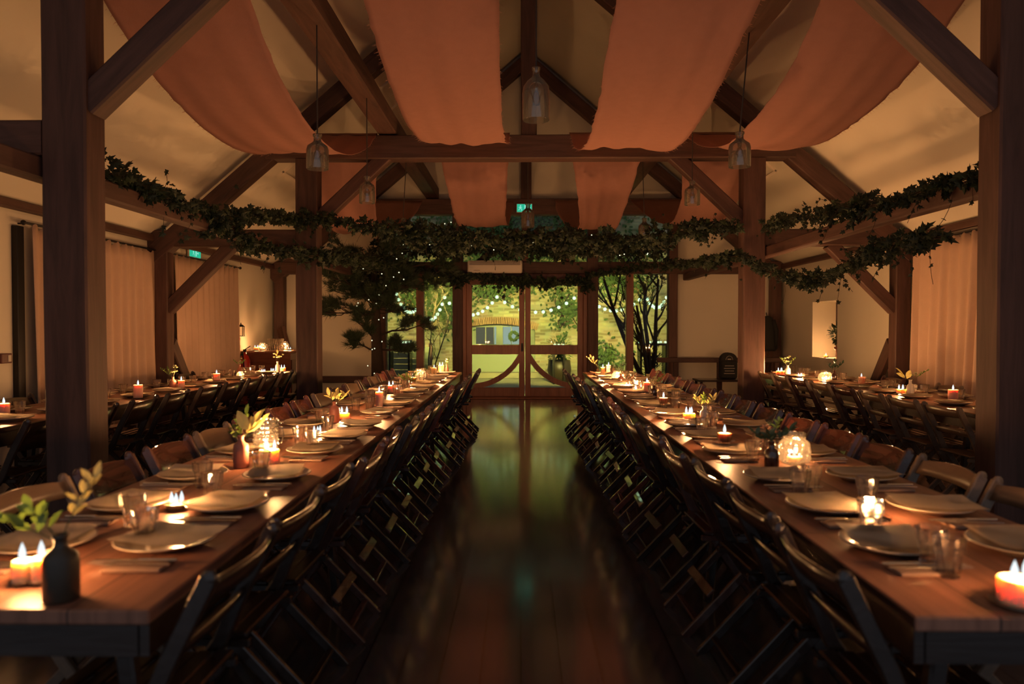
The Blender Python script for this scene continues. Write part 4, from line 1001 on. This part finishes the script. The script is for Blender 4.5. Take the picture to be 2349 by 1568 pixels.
garland(pathp([(690, 505, 9.36), (740, 500, 9.3), (800, 512, 9.35), (860, 522, 9.5), (940, 530, 9.8), (1040, 542, 9.9), (1160, 548, 9.9), (1290, 545, 9.9), (1420, 552, 9.8), (1540, 535, 9.6), (1620, 520, 9.45), (1700, 520, 9.36)]), 300, nz(.05, .17, 9, 3), 'long ivy garland hung across the hall between the middle posts', 13, size=.07, tendrils=46, clumps=((.27, .2, 150), (.36, .24, 220), (.5, .2, 170), (.62, .25, 230), (.7, .22, 180), (.92, .14, 130)))
garland(pathp([(690, 590, 9.35), (740, 585, 9.6), (800, 590, 11), (880, 600, 12.6), (960, 612, 13.7), (1050, 640, 14.0)]), 200, nz(.05, .15, 7, 4), 'ivy running from the middle post back to the indoor pine tree', 14, size=.07, tendrils=18)
garland(pathp([(1045, 640, 14.0), (1085, 632, 13.95), (1140, 640, 13.95), (1200, 640, 13.93), (1270, 648, 13.95), (1330, 640, 13.95), (1345, 655, 13.95)]), 170, nz(.05, .12, 9, 5), 'ivy garland draped over the head of the garden doors', 15, size=.085, tendrils=26, clumps=((.04, .14, 50), (.5, .15, 55), (.7, .1, 25), (.97, .16, 60)))
garland(pathp([(1345, 630, 13.9), (1420, 620, 13.6), (1500, 608, 12.6), (1580, 604, 11.4), (1640, 596, 10.2), (1692, 588, 9.4)]), 150, nz(.03, .10, 8, 6), 'sparse ivy from the door head to the middle post, niche side', 16, size=.07, tendrils=20)
garland(pathp([(2252, 398, 5.05), (2190, 418, 5.35), (2120, 436, 5.75), (2050, 462, 6.25), (1950, 478, 7.05), (1880, 492, 7.8), (1820, 500, 8.5), (1755, 520, 9.35)]), 230, nz(.02, .12, 7, 7), 'ivy garland from front post to middle post, niche side', 17, size=.058, tendrils=26, clumps=((.42, .15, 170), (.3, .07, 40), (.6, .09, 50), (.86, .09, 40)))
garland(pathp([(1692, 580, 9.3), (1730, 605, 9.0), (1790, 628, 8.6), (1860, 640, 8.1), (1910, 628, 7.7), (1960, 605, 7.2), (2010, 575, 6.7), (2060, 555, 6.35), (2120, 545, 6.0), (2185, 545, 5.7)]), 240, nz(.03, .10, 8, 8), 'drooping ivy swag under the niche side rail', 18, size=.058, tendrils=28, clumps=((.27, .09, 60), (.38, .11, 110), (.75, .13, 150), (.9, .10, 110)))
# fir greenery above the transom
for px, lab in ((960, 'pine tree side'), (1150, 'centre'), (1290, 'beside the centre mullion'), (1440, 'rail side')):
    garland(pathp([(px - 90, 560, 13.8), (px, 572, 13.7), (px + 90, 560, 13.8)]), 230, nz(.16, .2, 5, px), 'mass of ivy in front of the upper panes, ' + lab, px, size=.09, tendrils=16)

# ------------------------------------------------------------------ indoor pine tree by the end wall
def needle_tuft(bm, p, d, L, n, rr):
    d = d.normalized()
    for k in range(n):
        v = (d + Vector((rr.gauss(0, .42), rr.gauss(0, .42), rr.gauss(0, .4) - .2))).normalized(); s = v.cross(Vector((0, 1, .2))).normalized() * .0045; l = L * rr.uniform(.6, 1.1)
        bm.faces.new([bm.verts.new(p - s), bm.verts.new(p + s), bm.verts.new(p + v * l + s * .3)])
def pine(base, top, limbs, label, seed, rad, tuftL=.17, nn=26, name='pine_tree', m='needle', auto=26):
    rr = random.Random(seed); base, top = Vector(base), Vector(top)
    t = thing(name, label, 'tree', tuple(base)); bmt = NEW(); nb = NEW()
    tr = [base.lerp(top, k / 6) + Vector((.05 * mnoise(Vector((k, seed, 0))), 0, 0)) - base for k in range(7)]
    sweep(bmt, tr, [rad * (1 - .1 * k) for k in range(7)], 8); finish('trunk', bmt, M['bark'], t, smooth=True)
    br = NEW()
    def branch(a, b, r, depth):
        pts = [a.lerp(b, u) + Vector((rr.uniform(-.04, .04), rr.uniform(-.04, .04), rr.uniform(-.03, .05))) * (1 if 0 < u < 1 else 0) for u in (0, .3, .6, 1)]
        sweep(br, pts, [r, r * .8, r * .6, r * .35], 5)
        if depth:
            for k in range(4):
                u = rr.uniform(.35, .95); i = min(int(u * 3), 2); p = pts[i].lerp(pts[i + 1], u * 3 - i); d = (b - a).normalized() + Vector((rr.uniform(-.9, .9), rr.uniform(-.9, .9), rr.uniform(-.5, .9)))
                branch(p, p + d.normalized() * (b - a).length * rr.uniform(.25, .45), r * .5, depth - 1)
        for u in ((.55, 1) if depth else (.4, .7, 1)):
            i = min(int(u * 3), 2); p = pts[i].lerp(pts[i + 1], u * 3 - i) if u < 1 else pts[3]
            if nn: needle_tuft(nb, p, (b - a) + Vector((0, 0, .15)), tuftL, nn, rr)
    for a, b in limbs: branch(Vector(a) - base, Vector(b) - base, .022, 2)
    for k in range(auto):
        u = rr.uniform(.55, 1); p = tr[0].lerp(tr[6], u); a = rr.uniform(0, 2 * PI); branch(p, p + Vector((math.cos(a) * .6, math.sin(a) * .45 - .1, rr.uniform(-.1, .4))) * rr.uniform(.7, 1.3), .015, 1)
    finish('branches', br, M['bark'], t)
    if nn: finish('needles', nb, M[m], t)
    else: nb.free()
    return t
dT = 13.2
pine(P(867, 868, dT) - Vector((0, 0, .05)), P(858, 600, dT), [(P(860, 720, dT), P(745, 718, 12.6)), (P(858, 690, dT), P(770, 640, 12.8)), (P(868, 780, dT), P(815, 735, 12.9)), (P(868, 800, dT), P(800, 790, 12.9)), (P(868, 770, dT), P(975, 742, 13.0)),
      (P(868, 800, dT), P(925, 805, 12.9)), (P(858, 650, dT), P(960, 660, 13.0)), (P(858, 640, dT), P(1000, 640, 13.2)), (P(860, 620, dT), P(790, 590, 12.9)), (P(860, 620, dT), P(900, 580, 12.8)), (P(860, 620, dT), P(1010, 600, 13.1)), (P(860, 700, dT), P(905, 700, 12.8))],
     'tall indoor pine tree with dark needles against the end wall', 21, .12, auto=44)
# fairy lights wound through the tree and the greenery above the doors
def fairy(pts, n, label, seed, r=.011, jit=.05):
    rr = random.Random(seed); sp = spline(pts, n * 2); t = thing('fairy_lights', label, 'string lights', tuple(sp[0])); o0 = sp[0]
    sp = [p - o0 + Vector((rr.uniform(-jit, jit), rr.uniform(-jit, jit) * .5, rr.uniform(-jit, jit))) for p in sp]
    bm = NEW(); sweep(bm, sp, .0018, 4); finish('wire', bm, M['vine'], t)
    proto = None
    for k in range(n):
        p = sp[k * 2 + 1]
        if proto is None:
            bm = NEW(); bmesh.ops.create_icosphere(bm, subdivisions=1, radius=r); proto = finish('bulb', bm, M['fairy'], t); proto.location = p
        else:
            c = proto.copy(); COL.objects.link(c); c.location = p; c.parent = t; c.rotation_euler = (0, 0, k)
    return t
fairy(pathp([(870, 860, 12.9), (850, 800, 12.7), (880, 760, 12.7), (860, 710, 12.7), (815, 690, 12.6), (880, 660, 12.6), (920, 640, 12.7), (850, 600, 12.7), (920, 580, 12.8), (960, 560, 12.8)]), 26, 'warm fairy lights wound through the indoor pine tree', 1, jit=.14)
fairy(pathp([(895, 575, 13.2), (1000, 535, 13.1), (1030, 520, 13.2), (1120, 560, 13.1), (1225, 550, 13.1), (1300, 530, 13.1), (1395, 528, 13.1), (1415, 580, 13.1), (1480, 560, 13.1), (1520, 600, 13.2)]), 34, 'fairy lights strung through the greenery above the doors', 2, jit=.16)

# ------------------------------------------------------------------ sideboard and things on it
sx0, sx1, sy = WL + .06, -3.92, 12.55
t = thing('sideboard', 'brown wooden sideboard standing in the corner behind the candle table', 'sideboard', ((sx0 + sx1) / 2, 13.1, 0)); w_ = sx1 - sx0
bm = NEW(); bx(bm, (0, 0, .50), (w_, 1.1, .86), bev=.01); bx(bm, (0, 0, .035), (w_ - .06, 1.04, .07)); finish('carcass', bm, M['chair_red'], t)
bm = NEW(); bx(bm, (.0, 0, .945), (w_ + .04, 1.14, .035), bev=.006); finish('top_board', bm, M['table'], t)
for k in range(2):
    bm = NEW(); bx(bm, (w_ / 2 + .009, -.27 + k * .54, .46), (.018, .5, .7), bev=.004); dd = finish('door_panel', bm, M['chair_brown'], t)
    bm = NEW(); bmesh.ops.create_uvsphere(bm, u_segments=10, v_segments=6, radius=.015, matrix=Matrix.Translation((w_ / 2 + .03, -.06 + k * .12, .55))); finish('knob', bm, M['brass'], dd)
zs = .9635
pillar(P(588, 803, 12.75), 0, .045, .05, 2, 'two-wick candle on a saucer at the sideboard edge', z=zs, power=.6)
lantern(P(603, 798, 12.85), 0, .075, .14, 'round glass jar lantern on the sideboard', z=zs, power=.45)
lantern(P(654, 798, 13.2), 0, .07, .15, 'second glass jar lantern on the sideboard by the post', z=zs, power=.6)
tealights(P(664, 800, 12.9), 0, .045, 2, 'tealight dish on the sideboard beside the post', z=zs)
q = 0
for ry in range(2):
    for k in range(7):
        pp = P(614 + k * 5.6, 800, 12.9 + ry * .12); q += 1
        put('tumbler', glass_me, (pp.x, pp.y, zs), 0, 'tumbler in the %s row on the sideboard, %s from the curtain' % (('front', 'back')[ry], ORD[k]), 'glass', 'tumblers stacked on the sideboard')
        if ry == 0 and k < 6: put('tumbler', glass_me, (pp.x + .02, pp.y + .05, zs + .102), .4, 'upper tumbler on the sideboard stack, %s from the curtain' % ORD[k], 'glass', 'tumblers stacked on the sideboard')
# extinguisher and notices on the side wall
t = thing('fire_extinguisher', 'red fire extinguisher on a bracket between curtain and sideboard', 'fire extinguisher', (WL + .16, 12.42, .35))
bm = NEW(); lathe(bm, [(0, 0), (.08, 0), (.085, .02), (.085, .46), (.06, .53), (.025, .56), (.025, .6), (0, .6)], 20); finish('cylinder', bm, M['red'], t, smooth=True)
bm = NEW(); bx(bm, (0, 0, .62), (.05, .03, .05)); sweep(bm, [(0, 0, .64), (.1, -.02, .70)], 0, sq=(.02, .012)); sweep(bm, [(0, 0, .63), (.1, -.02, .64)], 0, sq=(.02, .012)); finish('valve_handle', bm, M['iron'], t)
bm = NEW(); sweep(bm, [(0, 0, .62), (-.0, -.1, .6), (.03, -.13, .4), (.03, -.1, .25)], .011, 8); finish('hose', bm, M['black'], t, smooth=True)
def notice(y, z, w_, h_, label, bars, m='paper'):
    t = thing('wall_notice', label, 'notice', (WL + .012, y, z)); bm = NEW(); bx(bm, (0, 0, 0), (.008, w_, h_)); finish('card', bm, M[m], t)
    bm = NEW()
    for (a, b, c, d) in bars: bx(bm, (.006, a, b), (.003, c, d))
    finish('print', bm, M['red'], t)
notice(12.38, 1.17, .12, .16, 'small framed red and white notice above the extinguisher', [(0, .04, .1, .03), (0, -.02, .08, .01), (0, -.04, .08, .01)])
notice(12.55, 1.10, .10, .22, 'narrow notice with red bands beside the extinguisher notice', [(0, .07, .09, .04), (0, 0, .07, .01), (0, -.06, .09, .05)])
notice(12.40, .97, .11, .13, 'lowest wall notice just above the extinguisher', [(0, .0, .08, .05)])
t = thing('wall_lantern', 'little dark lantern fixed on the wall beside the notices', 'lantern', (WL + .06, 12.52, 1.30)); bm = NEW()
for a in (-.04, .04):
    for b in (-.04, .04): bx(bm, (a, b, 0), (.008, .008, .15))
bx(bm, (0, 0, -.08), (.1, .1, .012)); lathe(bm, [(.07, .075), (.03, .11), (.01, .115), (.008, .14), (0, .145)], 4); finish('frame', bm, M['iron'], t)
bm = NEW(); bx(bm, (0, 0, 0), (.07, .07, .14)); finish('pane', bm, M['glass'], t)

# ------------------------------------------------------------------ niche, wall things
t = thing('potted_plant', 'leafy bush in a terracotta pot standing in the wall niche', 'plant', (WR + .16, 12.05, nz0 + .001))
bm = NEW(); lathe(bm, [(0, 0), (.075, 0), (.10, .15), (.115, .15), (.115, .19), (.10, .19), (.09, .16), (0, .16)], 22); finish('pot', bm, M['terra'], t, smooth=True)
bm = NEW(); sweep(bm, [(0, 0, .15), (.01, -.01, .3), (0, 0, .42)], .009, 6); finish('stem', bm, M['bark'], t)
bm = NEW(); rr = random.Random(5)
for k in range(330):
    v = Vector((rr.gauss(0, 1), rr.gauss(0, 1), rr.gauss(0, 1.1))).normalized() * .17 * rr.random() ** .4
    leaf_face(bm, Vector((-.02, -.02, .42)) + v, v + Vector((rr.uniform(-.1, .1), 0, .05)), Vector((rr.random(), rr.random(), 1)), .065, .032)
finish('leaves', bm, M['leafdark'], t)
pillar(Vector((WR + .06, 12.42, nz0)), 0, .03, .035, 1, 'small candle on a dark dish in the wall niche', z=nz0, power=.7)
bm = NEW(); rr = random.Random(6)
o = thing('hanging_plant', 'thin trailing plant hanging at the top of the niche window', 'plant', (WR + .2, 12.0, nz1 - .01))
for k in range(9): x_, y_ = rr.uniform(-.1, .1), rr.uniform(-.1, .1); sweep(bm, [(x_, y_, 0), (x_ * 1.2, y_, -.2), (x_, y_ * 1.3, -rr.uniform(.3, .55))], .004, 4)
finish('trailing_stem', bm, M['ivy'], o)
# rail along the end wall, table with rucksack
t = thing('rail_barrier', 'low timber rail on posts along the end wall beside the doors', 'rail', (2.9, 13.75, 0))
bm = NEW(); x_a, x_b = P(1508, 827, 13.7).x - 2.9, WR - 3.1; bx(bm, ((x_a + x_b) / 2, 0, .76), (x_b - x_a, .07, .09), bev=.008); finish('top_rail', bm, M['oak'], t)
for xx in (x_a + .35, (x_a + x_b) / 2, x_b - .1): bm = NEW(); bx(bm, (xx, 0, .36), (.09, .07, .715), bev=.006); finish('upright', bm, M['oakv'], t)
pb = P(1668, 868, 13.3)
t = thing('side_table', 'dark low side table under the rucksack by the rail', 'table', (pb.x - .1, 13.25, 0)); zt_ = pb.z
bm = NEW(); bx(bm, (0, 0, zt_ - .02), (.95, .5, .035), bev=.004); finish('tabletop', bm, M['chair_dark'], t)
for a in (-.42, .42):
    for b in (-.2, .2): bm = NEW(); bx(bm, (a, b, (zt_ - .04) / 2), (.045, .045, zt_ - .04)); finish('leg', bm, M['chair_dark'], t)
t = thing('rucksack', 'black rucksack with pale emblem and lines of print on the side table', 'rucksack', (pb.x, 13.25, zt_ + .001)); 
bm = NEW(); bx(bm, (0, 0, .17), (.30, .18, .34), bev=.03); finish('body', bm, M['black'], t)
bm = NEW()
for k in range(11):
    a = PI * k / 10; 
cols = []
for k in range(13):
    a = PI * k / 12; cols.append([bm.verts.new((.145 * math.cos(a), yy, .33 + .14 * math.sin(a))) for yy in (-.08, .08)])
for a, b in zip(cols, cols[1:]): bm.faces.new((a[0], b[0], b[1], a[1]))
for j in (0, 1): bm.faces.new([c[j] for c in cols])
finish('top_flap', bm, M['black'], t)
bm = NEW()
for k in range(9): a, b = PI * k / 9, PI * (k + 1) / 9; sweep(bm, [(.06 * math.cos(a), -.085, .34 + .07 * math.sin(a)), (.06 * math.cos(b), -.085, .34 + .07 * math.sin(b))], .004, 4)
for k in range(4): bx(bm, (0, -.093, .10 + k * .045), (.19 - .03 * (k % 2), .004, .012))
bx(bm, (0, -.085, .352), (.06, .004, .02)); finish('print', bm, M['slate'], t)
t = thing('jacket', 'dark jacket hanging on the end wall post beside the rail', 'jacket', (P(1763, 750, 13.9).x - .02, 13.95, 0))
bm = NEW(); cols = []
for k in range(9):
    z = 2.02 - k * .075; 
zz_ = [1.58, 1.55, 1.45, 1.3, 1.1, .98, .92]; ww_ = [.03, .10, .14, .15, .17, .20, .16]
for z, w_ in zip(zz_, ww_): cols.append([bm.verts.new((math.cos(a) * w_ * (1 + .12 * math.sin(5 * a)), -.02 + math.sin(a) * .07, z)) for a in [2 * PI * i / 20 for i in range(20)]])
for a, b in zip(cols, cols[1:]):
    for i in range(20): bm.faces.new((a[i], a[(i + 1) % 20], b[(i + 1) % 20], b[i]))
bm.faces.new(cols[0]); bm.faces.new(cols[-1][::-1]); finish('coat_body', bm, M['black'], t, smooth=True)
bm = NEW(); sweep(bm, [(.1, -.05, 1.5), (.16, -.06, 1.3), (.15, -.05, 1.0)], [.05, .045, .04], 8); finish('sleeve', bm, M['black'], t, smooth=True)
bm = NEW(); sweep(bm, [(0, -.02, 1.57), (0, .03, 1.64)], .008, 6); finish('hook', bm, M['iron'], t)

# ------------------------------------------------------------------ the courtyard outside
YO = 20.4
bm = NEW(); bx(bm, (0, (YF + YO) / 2 + .3, -.08), (16, YO - YF + .4, .14)); tag(finish('ground', bm, M['paving']), 'worn paving of the courtyard outside the doors', 'paving', kind='structure')
ax, aw, az0, sag = P(1140, 750, YO).x, 1.05, P(1140, 757, YO).z, .17
bm = NEW()                              # stone wall with an arched opening
def arcz(x): u = (x - ax) / aw; return az0 + sag * (1 - u * u)
def quadp(pts):
    f = [bm.verts.new((x, YO, z)) for x, z in pts]; g = [bm.verts.new((x, YO + .4, z)) for x, z in pts]; n_ = len(pts)
    bm.faces.new(f); bm.faces.new(g[::-1])
    for k in range(n_): bm.faces.new((f[k], g[k], g[(k + 1) % n_], f[(k + 1) % n_]))
quadp([(-8, 0), (ax - aw, 0), (ax - aw, 6), (-8, 6)]); quadp([(ax + aw, 0), (8, 0), (8, 6), (ax + aw, 6)])
for k in range(16):
    a, b = ax - aw + 2 * aw * k / 16, ax - aw + 2 * aw * (k + 1) / 16; quadp([(a, arcz(a)), (b, arcz(b)), (b, 6), (a, 6)])
tag(finish('wall_courtyard', bm, M['stone']), 'rubble stone wall across the courtyard, lit yellow-green', 'wall', kind='structure')
t = thing('arch_surround', 'shallow brick arch in the courtyard wall', 'arch', (ax, YO, az0), kind='structure')
bm = NEW(); nb_ = 46
for k in range(nb_):
    x = -aw - .05 + (2 * aw + .1) * (k + .5) / nb_; z = sag * (1 - (x / aw) ** 2); a = math.atan(-2 * sag * x / aw ** 2); bx(bm, (x - math.sin(a) * .1, -.03, z + .10), (.034, .08, .19), rot=Euler((0, -a, 0)), bev=.003)
finish('brick', bm, mat('arch_brick', (.52, .32, .16), .8, noise=(30, .6)), t)
t = thing('door_3', 'pale green doors with windows under the courtyard arch', 'door', (ax, YO + .2, 0), kind='structure')
bm = NEW(); pts = [(-aw, .0), (aw, 0)] + [(aw * math.cos(PI * k / 16), az0 + sag * (1 - math.cos(PI * k / 16) ** 2)) for k in range(17)]
f = [bm.verts.new((x, 0, z)) for x, z in pts]; bm.faces.new(f); g2 = [bm.verts.new((x, .06, z)) for x, z in pts]; bm.faces.new(g2[::-1]); finish('door_panel', bm, M['sash'], t)
k2 = YO / FPX
def wpx(a, b, c, d, nm, m, y=-.02, th=.03):
    p, q = P(a, c, YO + .15), P(b, d, YO + .15); bm = NEW(); bx(bm, ((p.x + q.x) / 2 - ax, y, (p.z + q.z) / 2), (abs(q.x - p.x), th, abs(p.z - q.z))); return finish(nm, bm, M[m], t)
wpx(1092, 1132, 750, 789, 'window_pane', 'dimpane'); wpx(1154, 1192, 749, 789, 'window_pane', 'litpane'); wpx(1134, 1138, 749, 789, 'window_pane', 'litpane')
wpx(1113, 1115, 749, 789, 'glazing_bar', 'sash', -.04); wpx(1172, 1174, 749, 789, 'glazing_bar', 'sash', -.04)
for c_ in (790, 855): wpx(1085, 1200, c_, c_ + 3, 'cross_rail', 'sash', -.04)
wz = thing('wreath', 'green leaf wreath on the lit door across the courtyard', 'wreath', tuple(P(1178, 771, YO - .0)))
bm = NEW(); rr = random.Random(9)
for k in range(260):
    a = rr.uniform(0, 2 * PI); c = Vector((math.cos(a) * .11, rr.uniform(-.03, .03) + .1, math.sin(a) * .11)); leaf_face(bm, c, Vector((rr.gauss(0, 1), rr.gauss(0, .6), rr.gauss(0, 1))), Vector((0, -1, 0)), .06, .03)
finish('wreath_leaves', bm, M['foliage_out'], wz); bm = NEW(); sweep(bm, [(math.cos(a) * .11, .1, math.sin(a) * .11) for a in [2 * PI * i / 16 for i in range(17)]], .012, 5); finish('ring', bm, M['vine'], wz)
# plinth, fence panel, planter
bm = NEW(); bx(bm, (ax, YO - .25, .07), (2.6, .5, .14)); tag(finish('ground', bm, M['paving']), 'stone step before the arched doors', 'step', kind='structure')
p, q = P(886, 800, 16.8), P(955, 852, 16.8)
t = thing('fence_panel', 'grey plank fence panel outside the sidelight by the pine tree', 'fence', ((p.x + q.x) / 2, 16.8, 0)); bm = NEW()
for k in range(7): bx(bm, (0, 0, .08 + k * .13), (1.3, .03, .12), bev=.004)
finish('plank_panel', bm, M['sash'], t)
for s in (-1, 1): bm = NEW(); bx(bm, (s * .66, .03, .5), (.08, .08, 1.0)); finish('fence_post', bm, M['oakv'], t)
pp = P(1283, 868, 18.6)
t = thing('planter', 'dark barrel planter with a bush outside the doors', 'planter', (pp.x, 18.6, 0)); bm = NEW(); lathe(bm, [(0, 0), (.24, 0), (.3, .3), (.27, .55), (.25, .55), (.25, .5), (0, .5)], 20); finish('barrel', bm, M['darkpot'], t, smooth=True)
bm = NEW()
for k in range(420):
    v = Vector((rr.gauss(0, 1), rr.gauss(0, 1), rr.gauss(0, 1))).normalized() * .34 * rr.random() ** .5; leaf_face(bm, Vector((0, 0, .8)) + v, v, Vector((0, 0, 1)), .09, .045)
finish('bush_leaves', bm, M['foliage_out'], t)
# creepers on the stone wall
def creeper(cx, cz, w_, h_, n_, label, seed, y=YO - .12, s=.12):
    rr = random.Random(seed); t = thing('wall_creeper', label, 'creeper', (cx, y, cz)); bm = NEW(); st = NEW()
    for k in range(7):
        p = Vector((rr.uniform(-w_ / 4, w_ / 4), .08, h_ * .5)); pts = [p.copy()]
        for j in range(7): p += Vector((rr.uniform(-w_ / 7, w_ / 7), 0, -h_ / 7)); pts.append(p.copy())
        sweep(st, pts, .012, 4)
    for k in range(n_):
        x, z = rr.gauss(0, w_ / 3.2), rr.gauss(0, h_ / 3.4); leaf_face(bm, Vector((x, rr.uniform(-.06, .08), z)), Vector((rr.gauss(0, 1), rr.gauss(0, .5), rr.gauss(-.3, 1))), Vector((rr.uniform(-.5, .5), -1, rr.uniform(-.2, .8))), s * rr.uniform(.6, 1.2), s * .5)
    finish('leaves', bm, M['foliage_out'], t); finish('stems', st, M['bark'], t)
for px, py, w_, h_, n_, lab in ((1020, 690, 1.2, 1.1, 620, 'bright green creeper high on the stone wall, pine tree side'), (1140, 655, 1.5, .8, 420, 'creeper on the stone wall above the brick arch'), (1305, 705, .9, 1.1, 380, 'creeper hanging on the stone wall beyond the far door leaf'), (1420, 640, 1.6, 1.1, 560, 'creeper on the stone wall behind the bare tree'), (925, 650, 1.4, 1.4, 520, 'dark creeper behind the pine tree outside'), (1390, 820, .8, .8, 240, 'low shrubs at the foot of the stone wall'), (1030, 700, .5, 1.5, 120, 'thin creeper trailing down beside the sidelight mullion'), (1200, 545, 5.5, 2.2, 3600, 'dark mass of creeper at the top of the courtyard wall')):
    c = P(px, py, YO - .12); creeper(c.x, c.z, w_, h_, n_, lab, int(px))
# bare tree outside the rail side sidelight
def bare(base, tips, label, seed, r0=.07):
    rr = random.Random(seed); base = Vector((base[0], base[1], 0)); t = thing('bare_tree', label, 'tree', tuple(base)); bm = NEW()
    def br(a, b, r, dep):
        pts = [a, a.lerp(b, .35) + Vector((rr.uniform(-.08, .08), 0, 0)), a.lerp(b, .7) + Vector((rr.uniform(-.08, .08), 0, 0)), b]; sweep(bm, pts, [r, r * .8, r * .6, r * .4], 6)
        if dep:
            for k in range(5):
                u = rr.uniform(.3, .98); p = a.lerp(b, u); d = (b - a).normalized() + Vector((rr.uniform(-.8, .8), rr.uniform(-.5, .5), rr.uniform(-.1, .7))); br(p, p + d.normalized() * (b - a).length * rr.uniform(.25, .5), r * .4, dep - 1)
    for tip in tips: br(Vector((0, 0, 0)), Vector(tip) - base, r0, 3)
    finish('branches', bm, M['bark'], t)
bare(P(1490, 862, 15.6), [P(1385, 640, 15.4), P(1480, 650, 15.6), P(1510, 640, 15.7), P(1460, 700, 15.5)], 'leaning bare tree outside the rail side sidelights', 31, .06)
bare(P(985, 860, 16.2), [P(1000, 690, 16.2), P(1030, 720, 16.2)], 'thin climbing stems outside the pine tree sidelight', 32, .018)
pt = thing('yard_shrub', 'dark rounded shrub outside below the bare tree', 'shrub', (P(1495, 862, 15.9).x, 15.9, 0)); bm = NEW()
for k in range(700):
    v = Vector((rr.gauss(0, 1), rr.gauss(0, 1), rr.gauss(0, 1))).normalized() * .42 * rr.random() ** .4; leaf_face(bm, Vector((0, 0, .4)) + v, v, Vector((0, 0, 1)), .08, .035)
finish('leaves', bm, M['ivy'], pt)
# festoon bulbs and yard candles
def festoon(anchors, n, sagv, label, r=.042):
    t = thing('festoon_lights', label, 'string lights', tuple(anchors[0])); o0 = anchors[0]; pts = []
    for a, b in zip(anchors, anchors[1:]):
        for k in range(n): u = k / n; p = a.lerp(b, u) - o0; p.z -= 4 * sagv * u * (1 - u); pts.append(p)
    pts.append(anchors[-1] - o0); bm = NEW(); sweep(bm, pts, .006, 4); finish('cable', bm, M['iron'], t); proto = None
    for p in pts:
        if proto is None: bm = NEW(); bmesh.ops.create_icosphere(bm, subdivisions=2, radius=r); proto = finish('bulb', bm, M['festoon'], t, smooth=True); c = proto
        else: c = proto.copy(); COL.objects.link(c); c.parent = t
        c.location = p + Vector((0, 0, -.04))
festoon([P(900, 640, YO - .02), P(960, 700, 17.5), P(1020, 712, 17.5) + Vector((0, 0, .35)), P(1140, 677, 17.5), P(1335, 665, 17.5), P(1480, 690, 17.5) + Vector((0, 0, .2)), P(1540, 650, 17.5), P(1600, 600, YO - .02)], 11, .42, 'festoon of round bulbs sagging across the courtyard')
def yard_table(px0, px1, py, d, n_, label):
    a, b = P(px0, py, d), P(px1, py, d); c = (a + b) / 2
    t = thing('garden_table', label.replace('CAND', 'garden table'), 'table', (c.x, d, 0)); bm = NEW(); bx(bm, (0, 0, c.z - .03), (b.x - a.x, .6, .04)); finish('tabletop', bm, M['oak'], t)
    for s in (-1, 1): bm = NEW(); bx(bm, (s * (b.x - a.x) * .42, 0, (c.z - .05) / 2), (.04, .4, c.z - .05)); finish('leg', bm, M['iron'], t)
    for k in range(n_):
        x = a.x + (b.x - a.x) * (k + .5) / n_; q = thing('yard_candle', 'glowing jar candle, %s along the %s' % (ORD[k], label.replace('CAND', 'garden table')), 'candle', (x, d + .1 * math.sin(k * 2.3), c.z - .0095), group='jar candles on the garden tables')
        bm = NEW(); lathe(bm, [(0, 0), (.035, 0), (.038, .08), (.034, .08), (.032, .003)], 12); finish('jar', bm, M['glass'], q)
        bm = NEW(); lathe(bm, [(0, .006), (.025, .006), (.025, .045), (0, .045)], 10); finish('wax_body', bm, M['festoon'], q)
yard_table(893, 945, 786, 16.2, 6, 'CAND outside by the pine tree'); yard_table(1462, 1530, 786, 16.0, 8, 'CAND outside below the bare tree'); yard_table(1268, 1296, 792, 18.0, 3, 'CAND outside beyond the doors')
